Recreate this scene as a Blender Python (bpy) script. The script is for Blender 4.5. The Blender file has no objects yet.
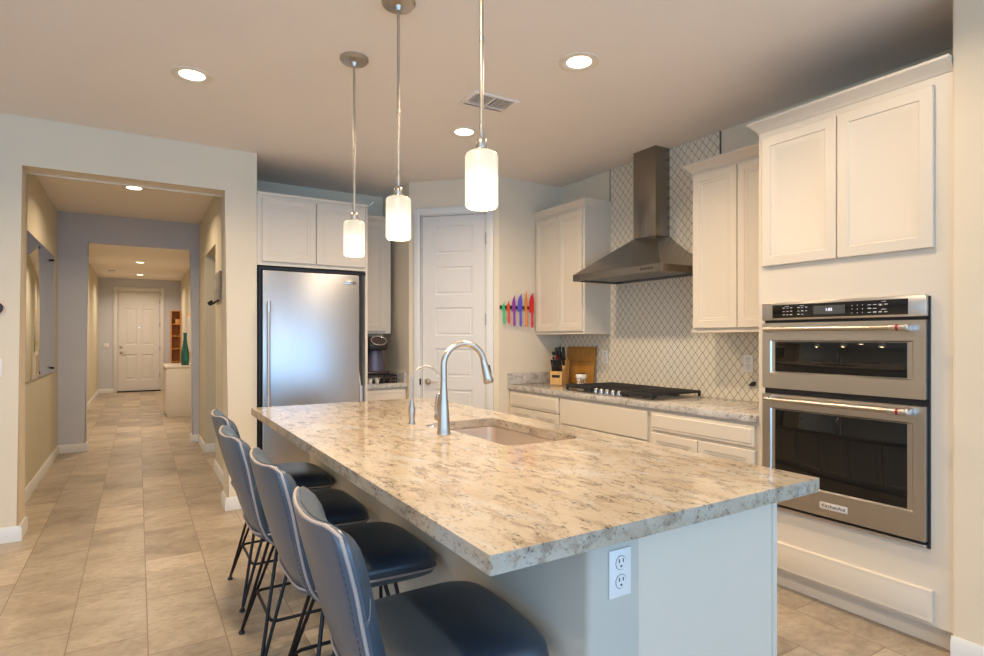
import bpy, bmesh, math, random
from mathutils import Vector, Matrix
random.seed(7)
PI = math.pi
R = math.radians
C = bpy.context.scene.collection
S = bpy.context.scene

# ------------------------------------------------------------------ camera
cam_data = bpy.data.cameras.new('camera')
cam_data.sensor_width = 36.0
cam_data.lens = 36.0 * 571.6 / 984
cam_data.shift_y = 10.0 / 984
cam_data.clip_start = 0.02
cam = bpy.data.objects.new('camera', cam_data)
C.objects.link(cam)
cam.location = (0, 0, 1.34)
cam.rotation_euler = (R(90), 0, -R(31.77))
S.camera = cam
S.view_settings.view_transform = 'Standard'
S.view_settings.look = 'None'
S.view_settings.gamma = 1.0
S.view_settings.exposure = 0.0
S.view_settings.use_curve_mapping = False

# ------------------------------------------------------------------ world
w = bpy.data.worlds.new('world')
S.world = w
w.use_nodes = True
bg = w.node_tree.nodes['Background']
bg.inputs[0].default_value = (0.42, 0.66, 1.0, 1)
bg.inputs[1].default_value = 2.2

WARM = (1.0, 0.78, 0.54)


def area(name, loc, rot, sx, sy, power, color, spread=180, shape='RECTANGLE'):
    l = bpy.data.lights.new(name, 'AREA')
    l.shape = shape
    l.size = sx
    if shape in ('RECTANGLE', 'ELLIPSE'):
        l.size_y = sy
    l.energy = power
    l.color = color
    l.spread = R(spread)
    o = bpy.data.objects.new(name, l)
    C.objects.link(o)
    o.location = loc
    o.rotation_euler = rot
    return o


# daylight entering by the big windows of the room behind the camera
area('daylight_window', (0.9, -4.47, 1.40), (R(90), 0, 0), 9.4, 2.5, 165, (0.315, 0.60, 1.0))
# added fill light at an invented, unseen opening on the left side
area('side_fill_light', (-4.07, -1.6, 1.35), (R(90), 0, -R(90)), 4.8, 2.4, 40, (0.55, 0.75, 1.0))


# ------------------------------------------------------------------ colour and node helpers
def lin(c):
    c = c / 255.0
    return c / 12.92 if c <= 0.04045 else ((c + 0.055) / 1.055) ** 2.4


def rgb(r, g, b):
    return (lin(r), lin(g), lin(b), 1)


def new_mat(name):
    m = bpy.data.materials.new(name)
    m.use_nodes = True
    nt = m.node_tree
    return m, nt, nt.nodes['Principled BSDF']


def setb(b, **k):
    for n, v in k.items():
        n = n.replace('_', ' ')
        if n in b.inputs:
            b.inputs[n].default_value = v


def N(nt, kind, **k):
    n = nt.nodes.new(kind)
    for a, v in k.items():
        setattr(n, a, v)
    return n


def coords(nt, scale=(1, 1, 1), loc=(0, 0, 0), rot=(0, 0, 0), kind='Object'):
    tc = N(nt, 'ShaderNodeTexCoord')
    mp = N(nt, 'ShaderNodeMapping')
    mp.inputs['Scale'].default_value = scale
    mp.inputs['Location'].default_value = loc
    mp.inputs['Rotation'].default_value = rot
    nt.links.new(tc.outputs[kind], mp.inputs[0])
    return mp.outputs[0]


def noise(nt, vec, scale, detail=4, rough=0.55, dist=0.0):
    n = N(nt, 'ShaderNodeTexNoise')
    n.inputs['Scale'].default_value = scale
    n.inputs['Detail'].default_value = detail
    n.inputs['Roughness'].default_value = rough
    n.inputs['Distortion'].default_value = dist
    nt.links.new(vec, n.inputs['Vector'])
    return n.outputs[0]


def ramp(nt, fac, stops, interp='LINEAR'):
    r = N(nt, 'ShaderNodeValToRGB')
    cr = r.color_ramp
    cr.interpolation = interp
    while len(cr.elements) < len(stops):
        cr.elements.new(0.5)
    for e, (p, c) in zip(cr.elements, stops):
        e.position = p
        e.color = c if len(c) == 4 else (*c, 1)
    nt.links.new(fac, r.inputs[0])
    return r.outputs[0]


def M_(nt, op, a, b=None, c=None):
    n = N(nt, 'ShaderNodeMath', operation=op)
    for i, v in enumerate((a, b, c)):
        if v is None:
            continue
        if isinstance(v, (int, float)):
            n.inputs[i].default_value = v
        else:
            nt.links.new(v, n.inputs[i])
    return n.outputs[0]


def mixc(nt, f, a, b, mode='MIX'):
    n = N(nt, 'ShaderNodeMix', data_type='RGBA', blend_type=mode)
    for i, v in ((0, f), (6, a), (7, b)):
        if isinstance(v, (int, float)):
            n.inputs[i].default_value = v
        elif isinstance(v, tuple):
            n.inputs[i].default_value = v
        else:
            nt.links.new(v, n.inputs[i])
    return n.outputs[2]


def bump(nt, b, height, strength=0.3, dist=0.01):
    n = N(nt, 'ShaderNodeBump')
    n.inputs['Strength'].default_value = strength
    n.inputs['Distance'].default_value = dist
    nt.links.new(height, n.inputs['Height'])
    nt.links.new(n.outputs[0], b.inputs['Normal'])


def plain(name, col, rough=0.5, metal=0.0, spec=0.5, bumps=None, var=0.0):
    m, nt, b = new_mat(name)
    setb(b, Roughness=rough, Metallic=metal)
    b.inputs['Specular IOR Level'].default_value = spec
    v = coords(nt)
    n = noise(nt, v, 3.0, 3)
    if var:
        lo = tuple(c * (1 - var) for c in col[:3]) + (1,)
        hi = tuple(min(1, c * (1 + var)) for c in col[:3]) + (1,)
        nt.links.new(ramp(nt, n, [(0.3, lo), (0.7, hi)]), b.inputs['Base Color'])
    else:
        b.inputs['Base Color'].default_value = col
    if bumps:
        bump(nt, b, noise(nt, v, bumps[0], 3), bumps[1], 0.002)
    return m


def emis(name, col, strength):
    m, nt, b = new_mat(name)
    b.inputs['Base Color'].default_value = (0.8, 0.8, 0.8, 1)
    b.inputs['Emission Color'].default_value = col
    b.inputs['Emission Strength'].default_value = strength
    return m


MT = {}
MT['wall'] = plain('wall_paint', rgb(227, 213.4, 189), 0.85, spec=0.25, bumps=(90, 0.12), var=0.015)
MT['wall_hall'] = plain('hall_paint', rgb(214, 204, 180), 0.75, spec=0.3, bumps=(90, 0.12), var=0.015)
MT['knee'] = plain('knee_wall_paint', rgb(196, 190, 176), 0.55, spec=0.4, bumps=(70, 0.3), var=0.02)
MT['ceiling'] = plain('ceiling_paint', rgb(243, 234, 224), 0.9, spec=0.2, bumps=(80, 0.15), var=0.01)
MT['trim'] = plain('trim_paint', rgb(226, 224, 218), 0.4, var=0.01)
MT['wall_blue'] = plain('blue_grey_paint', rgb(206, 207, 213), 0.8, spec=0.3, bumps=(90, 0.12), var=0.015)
MT['cab'] = plain('cabinet_white', rgb(221, 209, 190), 0.38, var=0.012)
MT['door'] = plain('door_white', rgb(224, 220, 213), 0.42, var=0.01)
MT['black'] = plain('black_plastic', (0.012, 0.012, 0.013, 1), 0.4)
MT['iron'] = plain('cast_iron', (0.018, 0.017, 0.017, 1), 0.55, bumps=(200, 0.2))
MT['blackmetal'] = plain('black_metal', (0.008, 0.008, 0.010, 1), 0.42, spec=0.35)
MT['darkgap'] = plain('dark_gap', (0.01, 0.009, 0.009, 1), 0.7)
MT['plate'] = plain('outlet_white', rgb(230, 228, 224), 0.35)
MT['chrome'] = plain('chrome', (0.75, 0.74, 0.72, 1), 0.12, 1.0)
MT['wood_block'] = None


def metal_brushed(name, col, rough, axis=2, streak=0.06):
    m, nt, b = new_mat(name)
    sc = [260, 260, 260]
    sc[axis] = 2.0
    v = coords(nt, scale=tuple(sc))
    n = noise(nt, v, 1.0, 3, 0.6)
    setb(b, Metallic=1.0)
    nt.links.new(ramp(nt, n, [(0.3, tuple(c * (1 - streak) for c in col)), (0.7, tuple(min(1, c * (1 + streak)) for c in col))]),
                 b.inputs['Base Color'])
    nt.links.new(ramp(nt, n, [(0.2, (rough * 0.97,) * 3), (0.8, (rough * 1.03,) * 3)]), b.inputs['Roughness'])
    return m


MT['steel'] = metal_brushed('stainless_steel', (0.60, 0.57, 0.53), 0.29, 0, 0.012)
MT['steel_fridge'] = metal_brushed('stainless_steel_fridge', (0.56, 0.56, 0.56), 0.34, 2, 0.02)
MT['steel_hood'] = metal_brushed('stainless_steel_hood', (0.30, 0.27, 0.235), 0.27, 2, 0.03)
MT['nickel'] = plain('brushed_nickel', (0.54, 0.48, 0.41, 1), 0.33, 1.0)
MT['steel_sink'] = metal_brushed('sink_steel', (0.80, 0.70, 0.60), 0.42, 1, 0.02)


def granite(name, seed, tan, cream, stretch=(1.0, 0.42, 1.0)):
    m, nt, b = new_mat(name)
    v = coords(nt, loc=(seed, seed * 0.7, 0), scale=stretch, rot=(0, 0, 0.25))
    big = noise(nt, v, 5.0, 5, 0.6, 0.8)
    base = ramp(nt, big, [(0.30, tan), (0.5, tuple(0.5 * (a + c) for a, c in zip(tan, cream))), (0.68, cream)])
    med = noise(nt, v, 26.0, 6, 0.7, 0.6)
    base = mixc(nt, ramp(nt, med, [(0.49, (0, 0, 0)), (0.62, (0.65, 0.65, 0.65))]), base, (0.23, 0.17, 0.12, 1))
    gr = noise(nt, v, 11.0, 5, 0.65, 0.4)
    base = mixc(nt, ramp(nt, gr, [(0.52, (0, 0, 0)), (0.66, (0.6, 0.6, 0.6))]), base, (0.52, 0.50, 0.47, 1))
    v2 = coords(nt, loc=(seed + 3, 0, 1), scale=(1.0, 0.55, 1.0))
    sp = noise(nt, v2, 120.0, 4, 0.65)
    spm = M_(nt, 'MULTIPLY', ramp(nt, sp, [(0.56, (0, 0, 0)), (0.63, (0.9, 0.9, 0.9))]), ramp(nt, med, [(0.42, (0.1,) * 3), (0.60, (1, 1, 1))]))
    base = mixc(nt, spm, base, (0.035, 0.03, 0.03, 1))
    nt.links.new(base, b.inputs['Base Color'])
    setb(b, Roughness=0.10)
    b.inputs['Specular IOR Level'].default_value = 0.55
    return m


MT['granite'] = granite('granite_island', 1.3, (0.43, 0.335, 0.23), (0.54, 0.47, 0.37))
MT['granite2'] = granite('granite_counter', 5.1, (0.50, 0.45, 0.38), (0.64, 0.60, 0.54), (1, 1, 1))


def floor_mat():
    m, nt, b = new_mat('travertine_tile')
    tc = N(nt, 'ShaderNodeTexCoord')
    sp = N(nt, 'ShaderNodeSeparateXYZ')
    nt.links.new(tc.outputs['Object'], sp.inputs[0])
    W, L = 0.3015, 0.603
    gx = M_(nt, 'DIVIDE', M_(nt, 'SUBTRACT', sp.outputs[0], 0.037), W)
    col = M_(nt, 'FLOOR', gx)
    fx = M_(nt, 'SUBTRACT', gx, col)
    gy = M_(nt, 'DIVIDE', M_(nt, 'ADD', M_(nt, 'SUBTRACT', sp.outputs[1], 3.42), M_(nt, 'MULTIPLY', col, 0.201)), L)
    row = M_(nt, 'FLOOR', gy)
    fy = M_(nt, 'SUBTRACT', gy, row)

    def edge(f, size):
        d = M_(nt, 'MINIMUM', f, M_(nt, 'SUBTRACT', 1.0, f))
        return M_(nt, 'MULTIPLY', d, size)
    d = M_(nt, 'MINIMUM', edge(fx, W), edge(fy, L))
    grout = M_(nt, 'LESS_THAN', d, 0.0024)
    cb = N(nt, 'ShaderNodeCombineXYZ')
    nt.links.new(col, cb.inputs[0])
    nt.links.new(row, cb.inputs[1])
    wn = N(nt, 'ShaderNodeTexWhiteNoise', noise_dimensions='2D')
    nt.links.new(cb.outputs[0], wn.inputs['Vector'])
    # stone figure, offset per tile
    off = N(nt, 'ShaderNodeVectorMath', operation='MULTIPLY_ADD')
    nt.links.new(wn.outputs['Color'], off.inputs[0])
    off.inputs[1].default_value = (9, 9, 9)
    nt.links.new(tc.outputs['Object'], off.inputs[2])
    mp = N(nt, 'ShaderNodeMapping')
    mp.inputs['Scale'].default_value = (1.0, 1.5, 1.0)
    mp.inputs['Rotation'].default_value = (0, 0, 0.5)
    nt.links.new(off.outputs[0], mp.inputs[0])
    n1 = noise(nt, mp.outputs[0], 2.2, 8, 0.70, 0.5)
    stone = ramp(nt, n1, [(0.30, rgb(142, 127, 107)), (0.45, rgb(171, 154, 132)), (0.60, rgb(189, 173, 150)), (0.78, rgb(165, 149, 128))])
    n2 = noise(nt, mp.outputs[0], 22, 5, 0.7)
    stone = mixc(nt, ramp(nt, n2, [(0.45, (0, 0, 0)), (0.70, (0.5, 0.5, 0.5))]), stone, rgb(138, 118, 98))
    shade = M_(nt, 'MULTIPLY_ADD', wn.outputs[0], 0.34, 0.76)
    sc = N(nt, 'ShaderNodeVectorMath', operation='SCALE')
    nt.links.new(stone, sc.inputs[0])
    nt.links.new(shade, sc.inputs['Scale'])
    base = mixc(nt, grout, sc.outputs[0], rgb(132, 112, 92))
    nt.links.new(base, b.inputs['Base Color'])
    nt.links.new(ramp(nt, n1, [(0.3, (0.42,) * 3), (0.7, (0.30,) * 3)]), b.inputs['Roughness'])
    b.inputs['Specular IOR Level'].default_value = 0.4
    h = M_(nt, 'SUBTRACT', M_(nt, 'MULTIPLY', n2, 0.25), M_(nt, 'MULTIPLY', grout, 1.0))
    bump(nt, b, h, 0.25, 0.002)
    return m


MT['floor'] = floor_mat()


def lantern_tile():
    m, nt, b = new_mat('lantern_tile')
    tc = N(nt, 'ShaderNodeTexCoord')
    sp = N(nt, 'ShaderNodeSeparateXYZ')
    nt.links.new(tc.outputs['Object'], sp.inputs[0])
    a = M_(nt, 'MULTIPLY', sp.outputs[1], 2 * PI / 0.0645)
    c = M_(nt, 'MULTIPLY', sp.outputs[2], 2 * PI / 0.0770)
    # gentle ogee wave of the lattice lines
    p = M_(nt, 'MULTIPLY', M_(nt, 'ADD', a, c), 0.5)
    q = M_(nt, 'MULTIPLY', M_(nt, 'SUBTRACT', a, c), 0.5)
    p2 = M_(nt, 'ADD', p, M_(nt, 'MULTIPLY', M_(nt, 'SINE', M_(nt, 'MULTIPLY', q, 2.0)), 0.10))
    q2 = M_(nt, 'ADD', q, M_(nt, 'MULTIPLY', M_(nt, 'SINE', M_(nt, 'MULTIPLY', p, 2.0)), 0.10))
    f = M_(nt, 'MINIMUM', M_(nt, 'ABSOLUTE', M_(nt, 'COSINE', p2)), M_(nt, 'ABSOLUTE', M_(nt, 'COSINE', q2)))
    g = ramp(nt, f, [(0.07, (1, 1, 1)), (0.15, (0, 0, 0))])
    base = mixc(nt, g, rgb(222, 213, 193), rgb(112, 102, 90))
    nt.links.new(base, b.inputs['Base Color'])
    nt.links.new(ramp(nt, g, [(0, (0.16,) * 3), (1, (0.7,) * 3)]), b.inputs['Roughness'])
    bump(nt, b, M_(nt, 'SUBTRACT', 1.0, g), 0.25, 0.002)
    return m


MT['tile'] = lantern_tile()


def leather():
    m, nt, b = new_mat('navy_leather')
    v = coords(nt)
    n = noise(nt, v, 4, 3)
    nt.links.new(ramp(nt, n, [(0.3, (0.012, 0.026, 0.046)), (0.7, (0.017, 0.034, 0.058))]), b.inputs['Base Color'])
    setb(b, Roughness=0.34)
    b.inputs['Specular IOR Level'].default_value = 1.0
    vo = N(nt, 'ShaderNodeTexVoronoi')
    vo.inputs['Scale'].default_value = 420
    nt.links.new(v, vo.inputs['Vector'])
    bump(nt, b, vo.outputs[0], 0.10, 0.0006)
    return m


def leather_grey():
    m, nt, b = new_mat('slate_leather')
    v = coords(nt)
    n = noise(nt, v, 4, 3)
    nt.links.new(ramp(nt, n, [(0.3, (0.046, 0.074, 0.110)), (0.7, (0.056, 0.086, 0.126))]), b.inputs['Base Color'])
    setb(b, Roughness=0.36)
    b.inputs['Specular IOR Level'].default_value = 1.0
    vo = N(nt, 'ShaderNodeTexVoronoi')
    vo.inputs['Scale'].default_value = 420
    nt.links.new(v, vo.inputs['Vector'])
    bump(nt, b, vo.outputs[0], 0.10, 0.0006)
    return m


MT['leather'] = leather()
MT['leather_shell'] = leather_grey()
MT['piping'] = plain('piping_taupe', rgb(170, 158, 152), 0.5)
MT['stitch'] = plain('stitch_thread', rgb(60, 66, 80), 0.7)
MT['stitch2'] = plain('stitch_thread_pale', rgb(150, 142, 140), 0.7)


def wood(name, c1, c2, scale=6, rough=0.45):
    m, nt, b = new_mat(name)
    v = coords(nt, scale=(8, 8, 0.8))
    n = noise(nt, v, scale, 5, 0.6, 1.2)
    nt.links.new(ramp(nt, n, [(0.3, c1), (0.7, c2)]), b.inputs['Base Color'])
    setb(b, Roughness=rough)
    return m


MT['wood_block'] = wood('maple_block', rgb(205, 158, 92), rgb(222, 180, 118))
MT['wood_board'] = wood('cutting_board_wood', rgb(158, 108, 40), rgb(182, 128, 54))
MT['wood_shelf'] = wood('shelf_oak', rgb(206, 140, 70), rgb(222, 160, 88))
m, nt, b = new_mat('mirror_silver')
setb(b, Metallic=1.0, Roughness=0.03)
b.inputs['Base Color'].default_value = (0.72, 0.74, 0.75, 1)
MT['mirror'] = m
m, nt, b = new_mat('oven_glass')
setb(b, Roughness=0.04)
b.inputs['Base Color'].default_value = (0.006, 0.006, 0.006, 1)
b.inputs['Specular IOR Level'].default_value = 0.6
MT['ovenglass'] = m


def shade_mat():
    m, nt, b = new_mat('opal_glass_lit')
    tc = N(nt, 'ShaderNodeTexCoord')
    sp = N(nt, 'ShaderNodeSeparateXYZ')
    nt.links.new(tc.outputs['Object'], sp.inputs[0])
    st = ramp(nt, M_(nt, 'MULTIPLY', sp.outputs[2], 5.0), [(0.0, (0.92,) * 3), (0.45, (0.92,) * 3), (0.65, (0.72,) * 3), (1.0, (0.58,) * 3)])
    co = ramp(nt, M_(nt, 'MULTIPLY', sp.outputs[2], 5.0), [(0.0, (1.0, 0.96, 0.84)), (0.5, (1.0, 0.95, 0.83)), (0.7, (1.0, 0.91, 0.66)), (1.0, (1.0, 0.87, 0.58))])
    b.inputs['Base Color'].default_value = (0.25, 0.24, 0.21, 1)
    nt.links.new(co, b.inputs['Emission Color'])
    nt.links.new(st, b.inputs['Emission Strength'])
    setb(b, Roughness=0.35)
    return m


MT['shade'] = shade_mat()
MT['lamp'] = emis('lamp_lens', (1.0, 0.90, 0.72, 1), 6.0)
MT['lamp_trim'] = plain('lamp_trim_white', rgb(232, 222, 205), 0.5)
MT['display'] = plain('oven_display', (0.07, 0.075, 0.075, 1), 0.35)
MT['digits'] = emis('display_digits', (0.85, 0.82, 1.0, 1), 1.4)
MT['red'] = plain('red_enamel', (0.35, 0.005, 0.02, 1), 0.3)


# ------------------------------------------------------------------ mesh helpers
class MB:
    def __init__(self):
        self.bm = bmesh.new()

    def _add(self, verts, faces, mat=None):
        vs = [self.bm.verts.new(v) for v in verts]
        fs = []
        for f in faces:
            try:
                fs.append(self.bm.faces.new([vs[i] for i in f]))
            except ValueError:
                pass
        return vs, fs

    def box(self, x0, x1, y0, y1, z0, z1, bev=0.0, seg=2):
        v = [(x, y, z) for x in (x0, x1) for y in (y0, y1) for z in (z0, z1)]
        f = [(0, 1, 3, 2), (4, 6, 7, 5), (0, 4, 5, 1), (2, 3, 7, 6), (0, 2, 6, 4), (1, 5, 7, 3)]
        vs, fs = self._add(v, f)
        if bev:
            es = list({e for q in fs for e in q.edges})
            bmesh.ops.bevel(self.bm, geom=es, offset=bev, segments=seg, affect='EDGES', profile=0.5)
        return self

    def tube(self, pts, r, n=10, cap=True, radii=None):
        pts = [Vector(p) for p in pts]
        rings = []
        t0 = (pts[1] - pts[0]).normalized()
        up = Vector((0, 0, 1)) if abs(t0.z) < 0.9 else Vector((1, 0, 0))
        nrm = t0.cross(up).normalized()
        for i, p in enumerate(pts):
            if i == 0:
                t = pts[1] - pts[0]
            elif i == len(pts) - 1:
                t = pts[-1] - pts[-2]
            else:
                t = (pts[i + 1] - pts[i]).normalized() + (pts[i] - pts[i - 1]).normalized()
            t.normalize()
            nrm = (nrm - t * nrm.dot(t)).normalized()
            bi = t.cross(nrm)
            rr = radii[i] if radii else r
            rings.append([self.bm.verts.new(p + (nrm * math.cos(a) + bi * math.sin(a)) * rr)
                          for a in [2 * PI * k / n for k in range(n)]])
        for a, b_ in zip(rings, rings[1:]):
            for k in range(n):
                self.bm.faces.new((a[k], a[(k + 1) % n], b_[(k + 1) % n], b_[k]))
        if cap:
            self.bm.faces.new(rings[0][::-1])
            self.bm.faces.new(rings[-1])
        return self

    def lathe(self, prof, n=28, center=(0, 0), mat=None):
        rings = []
        for r, z in prof:
            if r < 1e-6:
                v = Vector((center[0], center[1], z))
                rings.append([self.bm.verts.new(mat @ v if mat else v)])
            else:
                ring = []
                for k in range(n):
                    v = Vector((center[0] + r * math.cos(2 * PI * k / n), center[1] + r * math.sin(2 * PI * k / n), z))
                    ring.append(self.bm.verts.new(mat @ v if mat else v))
                rings.append(ring)
        for a, b_ in zip(rings, rings[1:]):
            for k in range(n):
                k2 = (k + 1) % n
                if len(a) == 1 and len(b_) == 1:
                    continue
                if len(a) == 1:
                    self.bm.faces.new((a[0], b_[k2], b_[k]))
                elif len(b_) == 1:
                    self.bm.faces.new((a[k], a[k2], b_[0]))
                else:
                    self.bm.faces.new((a[k], a[k2], b_[k2], b_[k]))
        return self

    def prism(self, poly, axis, a0, a1, bev=0.0, edges=None, seg=3):
        """polygon of 2-D points extruded along an axis; remaining axes keep their order"""
        def P(u, v, a):
            return {0: (a, u, v), 1: (u, a, v), 2: (u, v, a)}[axis]
        n = len(poly)
        v = [P(u, q, a0) for u, q in poly] + [P(u, q, a1) for u, q in poly]
        f = [tuple(range(n)), tuple(range(2 * n - 1, n - 1, -1))] + [(i, (i + 1) % n, n + (i + 1) % n, n + i) for i in range(n)]
        vs, fs = self._add(v, f)
        if bev:
            es = {e for q in fs for e in q.edges}
            if edges:
                es = [e for e in es if edges(e.verts[0].co, e.verts[1].co)]
            bmesh.ops.bevel(self.bm, geom=list(es), offset=bev, segments=seg, affect='EDGES', profile=0.5)
        return self

    def grid(self, P, closed_u=False):
        V = [[self.bm.verts.new(p) for p in row] for row in P]
        for i in range(len(V) - 1):
            n = len(V[i])
            for j in range(n if closed_u else n - 1):
                j2 = (j + 1) % n
                self.bm.faces.new((V[i][j], V[i][j2], V[i + 1][j2], V[i + 1][j]))
        return V

    def xf(self, mat):
        bmesh.ops.transform(self.bm, matrix=mat, verts=self.bm.verts)
        return self

    def mesh(self, name, mats, smooth=None):
        bm = self.bm
        bmesh.ops.remove_doubles(bm, verts=bm.verts, dist=1e-5)
        bmesh.ops.recalc_face_normals(bm, faces=bm.faces)
        me = bpy.data.meshes.new(name)
        bm.to_mesh(me)
        bm.free()
        for mm in (mats if isinstance(mats, (list, tuple)) else [mats]):
            me.materials.append(mm)
        if smooth is not None:
            me.shade_smooth()
            if smooth < 180:
                me.set_sharp_from_angle(angle=R(smooth))
        return me

    def build(self, name, mat, parent=None, loc=None, smooth=35, label=None):
        o = bpy.data.objects.new(name, self.mesh(name, mat, smooth))
        C.objects.link(o)
        if parent is not None:
            o.parent = parent
        if loc is not None:
            o.location = loc
        if label:
            o['label'] = label
        return o


def tag(o, label, cat, group=None, kind=None):
    o['label'] = label
    o['category'] = cat
    if group:
        o['group'] = group
    if kind:
        o['kind'] = kind
    return o


def empty(name, loc, rz=0.0, label=None, cat=None, group=None, kind=None):
    o = bpy.data.objects.new(name, None)
    C.objects.link(o)
    o.empty_display_size = 0.1
    o.location = loc
    o.rotation_euler = (0, 0, rz)
    if label:
        tag(o, label, cat, group, kind)
    return o


def copy_tree(o, parent=None):
    c = o.copy()
    C.objects.link(c)
    if parent is not None:
        c.parent = parent
    for ch in [x for x in bpy.data.objects if x.parent == o]:
        copy_tree(ch, c)
    return c


FACE_X = -R(90)     # thing faces -X (local front is -y)


def panel(bm_, x0, x1, z0, z1, yb, yf, rings, cut=None):
    """door / drawer slab, back at y=yb, front at y=yf (front is the smaller y); rings = [(inset, depth)] of the front profile.
    cut = list of rectangles (x0,x1,z0,z1) each given the rings; without it the whole face carries them."""
    mb = bm_
    e = 0.003
    if cut is None:
        R_ = [(0, yb)] + [(0, yf + e), (e, yf)] + [(i, yf + d) for i, d in rings]
        loops = []
        for i, y in R_:
            loops.append([mb.bm.verts.new(p) for p in ((x0 + i, y, z0 + i), (x1 - i, y, z0 + i), (x1 - i, y, z1 - i), (x0 + i, y, z1 - i))])
        mb.bm.faces.new(loops[0][::-1])
        for a, b_ in zip(loops, loops[1:]):
            for k in range(4):
                mb.bm.faces.new((a[k], a[(k + 1) % 4], b_[(k + 1) % 4], b_[k]))
        mb.bm.faces.new(loops[-1])
        return mb
    xs = sorted({x0, x1, *[c[0] for c in cut], *[c[1] for c in cut]})
    zs = sorted({z0, z1, *[c[2] for c in cut], *[c[3] for c in cut]})
    vs = {}

    def V(x, y, z):
        k = (round(x, 5), round(y, 5), round(z, 5))
        if k not in vs:
            vs[k] = mb.bm.verts.new((x, y, z))
        return vs[k]
    for i in range(len(xs) - 1):
        for j in range(len(zs) - 1):
            a, b_, c, d = xs[i], xs[i + 1], zs[j], zs[j + 1]
            hit = any(abs(a - q[0]) < 1e-6 and abs(b_ - q[1]) < 1e-6 and abs(c - q[2]) < 1e-6 and abs(d - q[3]) < 1e-6 for q in cut)
            if not hit:
                mb.bm.faces.new((V(a, yf, c), V(b_, yf, c), V(b_, yf, d), V(a, yf, d)))
                continue
            prev = [V(a, yf, c), V(b_, yf, c), V(b_, yf, d), V(a, yf, d)]
            for ins, dep in rings:
                cur = [V(a + ins, yf + dep, c + ins), V(b_ - ins, yf + dep, c + ins), V(b_ - ins, yf + dep, d - ins), V(a + ins, yf + dep, d - ins)]
                for k in range(4):
                    mb.bm.faces.new((prev[k], prev[(k + 1) % 4], cur[(k + 1) % 4], cur[k]))
                prev = cur
            mb.bm.faces.new(prev)
    for i in range(len(xs) - 1):
        mb.bm.faces.new((V(xs[i], yf, z0), V(xs[i], yb, z0), V(xs[i + 1], yb, z0), V(xs[i + 1], yf, z0)))
        mb.bm.faces.new((V(xs[i], yf, z1), V(xs[i + 1], yf, z1), V(xs[i + 1], yb, z1), V(xs[i], yb, z1)))
    for j in range(len(zs) - 1):
        mb.bm.faces.new((V(x0, yf, zs[j]), V(x0, yf, zs[j + 1]), V(x0, yb, zs[j + 1]), V(x0, yb, zs[j])))
        mb.bm.faces.new((V(x1, yf, zs[j]), V(x1, yb, zs[j]), V(x1, yb, zs[j + 1]), V(x1, yf, zs[j + 1])))
    return mb


CAB_RINGS = [(0.048, 0.0), (0.052, 0.004), (0.066, 0.0055), (0.070, 0.009)]
SMALL_RINGS = [(0.014, 0.0), (0.020, 0.004)]
DRAWER_RINGS = [(0.016, 0.0), (0.020, -0.004), (0.030, -0.004)]


def cab_door(name, x0, x1, z0, z1, yface, parent, t=0.02, rings=CAB_RINGS):
    mb = MB()
    panel(mb, x0, x1, z0, z1, yface, yface - t, rings)
    return mb.build(name, MT['cab'], parent, smooth=20)


def sweep_profile(path, prof, closed=False):
    """crown moulding: path = [(x,y)] in plan at the face line, prof = [(out, z)]; out is measured to the right of the path direction"""
    mb = MB()
    n = len(path)
    rows = []
    for i, p in enumerate(path):
        p = Vector(p)
        ds = []
        if i > 0:
            ds.append((p - Vector(path[i - 1])).normalized())
        if i < n - 1:
            ds.append((Vector(path[i + 1]) - p).normalized())
        nn = [Vector((d.y, -d.x)) for d in ds]
        m = nn[0] if len(nn) == 1 else (nn[0] + nn[1]) / (1 + nn[0].dot(nn[1]))
        rows.append([(p.x + m.x * o, p.y + m.y * o, z) for o, z in prof])
    V = mb.grid(rows, closed_u=True)
    mb.bm.faces.new(V[0])
    mb.bm.faces.new(V[-1][::-1])
    return mb


def baseboard(name, path, label, t=0.014, h=0.10):
    prof = [(0, 0), (t, 0), (t, h - 0.018), (t * 0.55, h - 0.006), (t * 0.4, h), (0, h)]
    mb = sweep_profile(path, prof)
    o = mb.build(name, MT['trim'], smooth=30)
    return tag(o, label, 'baseboard', kind='structure')


def struct(name, mb, mat, label, cat, smooth=35, loc=None):
    o = mb.build(name, mat, smooth=smooth, loc=loc)
    return tag(o, label, cat, kind='structure')


def text(name, body, size, mat, parent, loc, rot=(R(90), 0, 0), ext=0.0004, sx=1.0):
    cu = bpy.data.curves.new(name, 'FONT')
    cu.body = body
    cu.size = size
    cu.extrude = ext
    cu.align_x = 'CENTER'
    cu.align_y = 'CENTER'
    cu.materials.append(mat)
    tmp = bpy.data.objects.new(name, cu)
    C.objects.link(tmp)
    bpy.context.view_layer.update()
    me = bpy.data.meshes.new_from_object(tmp)
    bpy.data.objects.remove(tmp)
    bpy.data.curves.remove(cu)
    o = bpy.data.objects.new(name, me)
    C.objects.link(o)
    o.parent = parent
    o.location = loc
    o.rotation_euler = rot
    o.scale = (sx, 1, 1)
    return o


# ================================================================== SETTING
CH = 2.81
XW = 3.517          # cooktop wall
# floor and ceiling
struct('floor', MB().box(-4.2, 6.0, -4.5, 17.1, -0.06, 0.0), MT['floor'], 'beige travertine tile floor laid in staggered planks', 'floor')
struct('ceiling', MB().box(-4.2, 6.0, -4.5, 17.1, CH, CH + 0.08), MT['ceiling'], 'smooth beige painted ceiling with recessed lights', 'ceiling')

# front wall with the hall opening
OL, OR_, OZ = -0.668, 0.588, 2.500
op = [(-4.0, 0), (OL, 0), (OL, OZ), (OR_, OZ), (OR_, 0), (0.806, 0), (0.806, CH), (-4.0, CH)]


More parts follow.
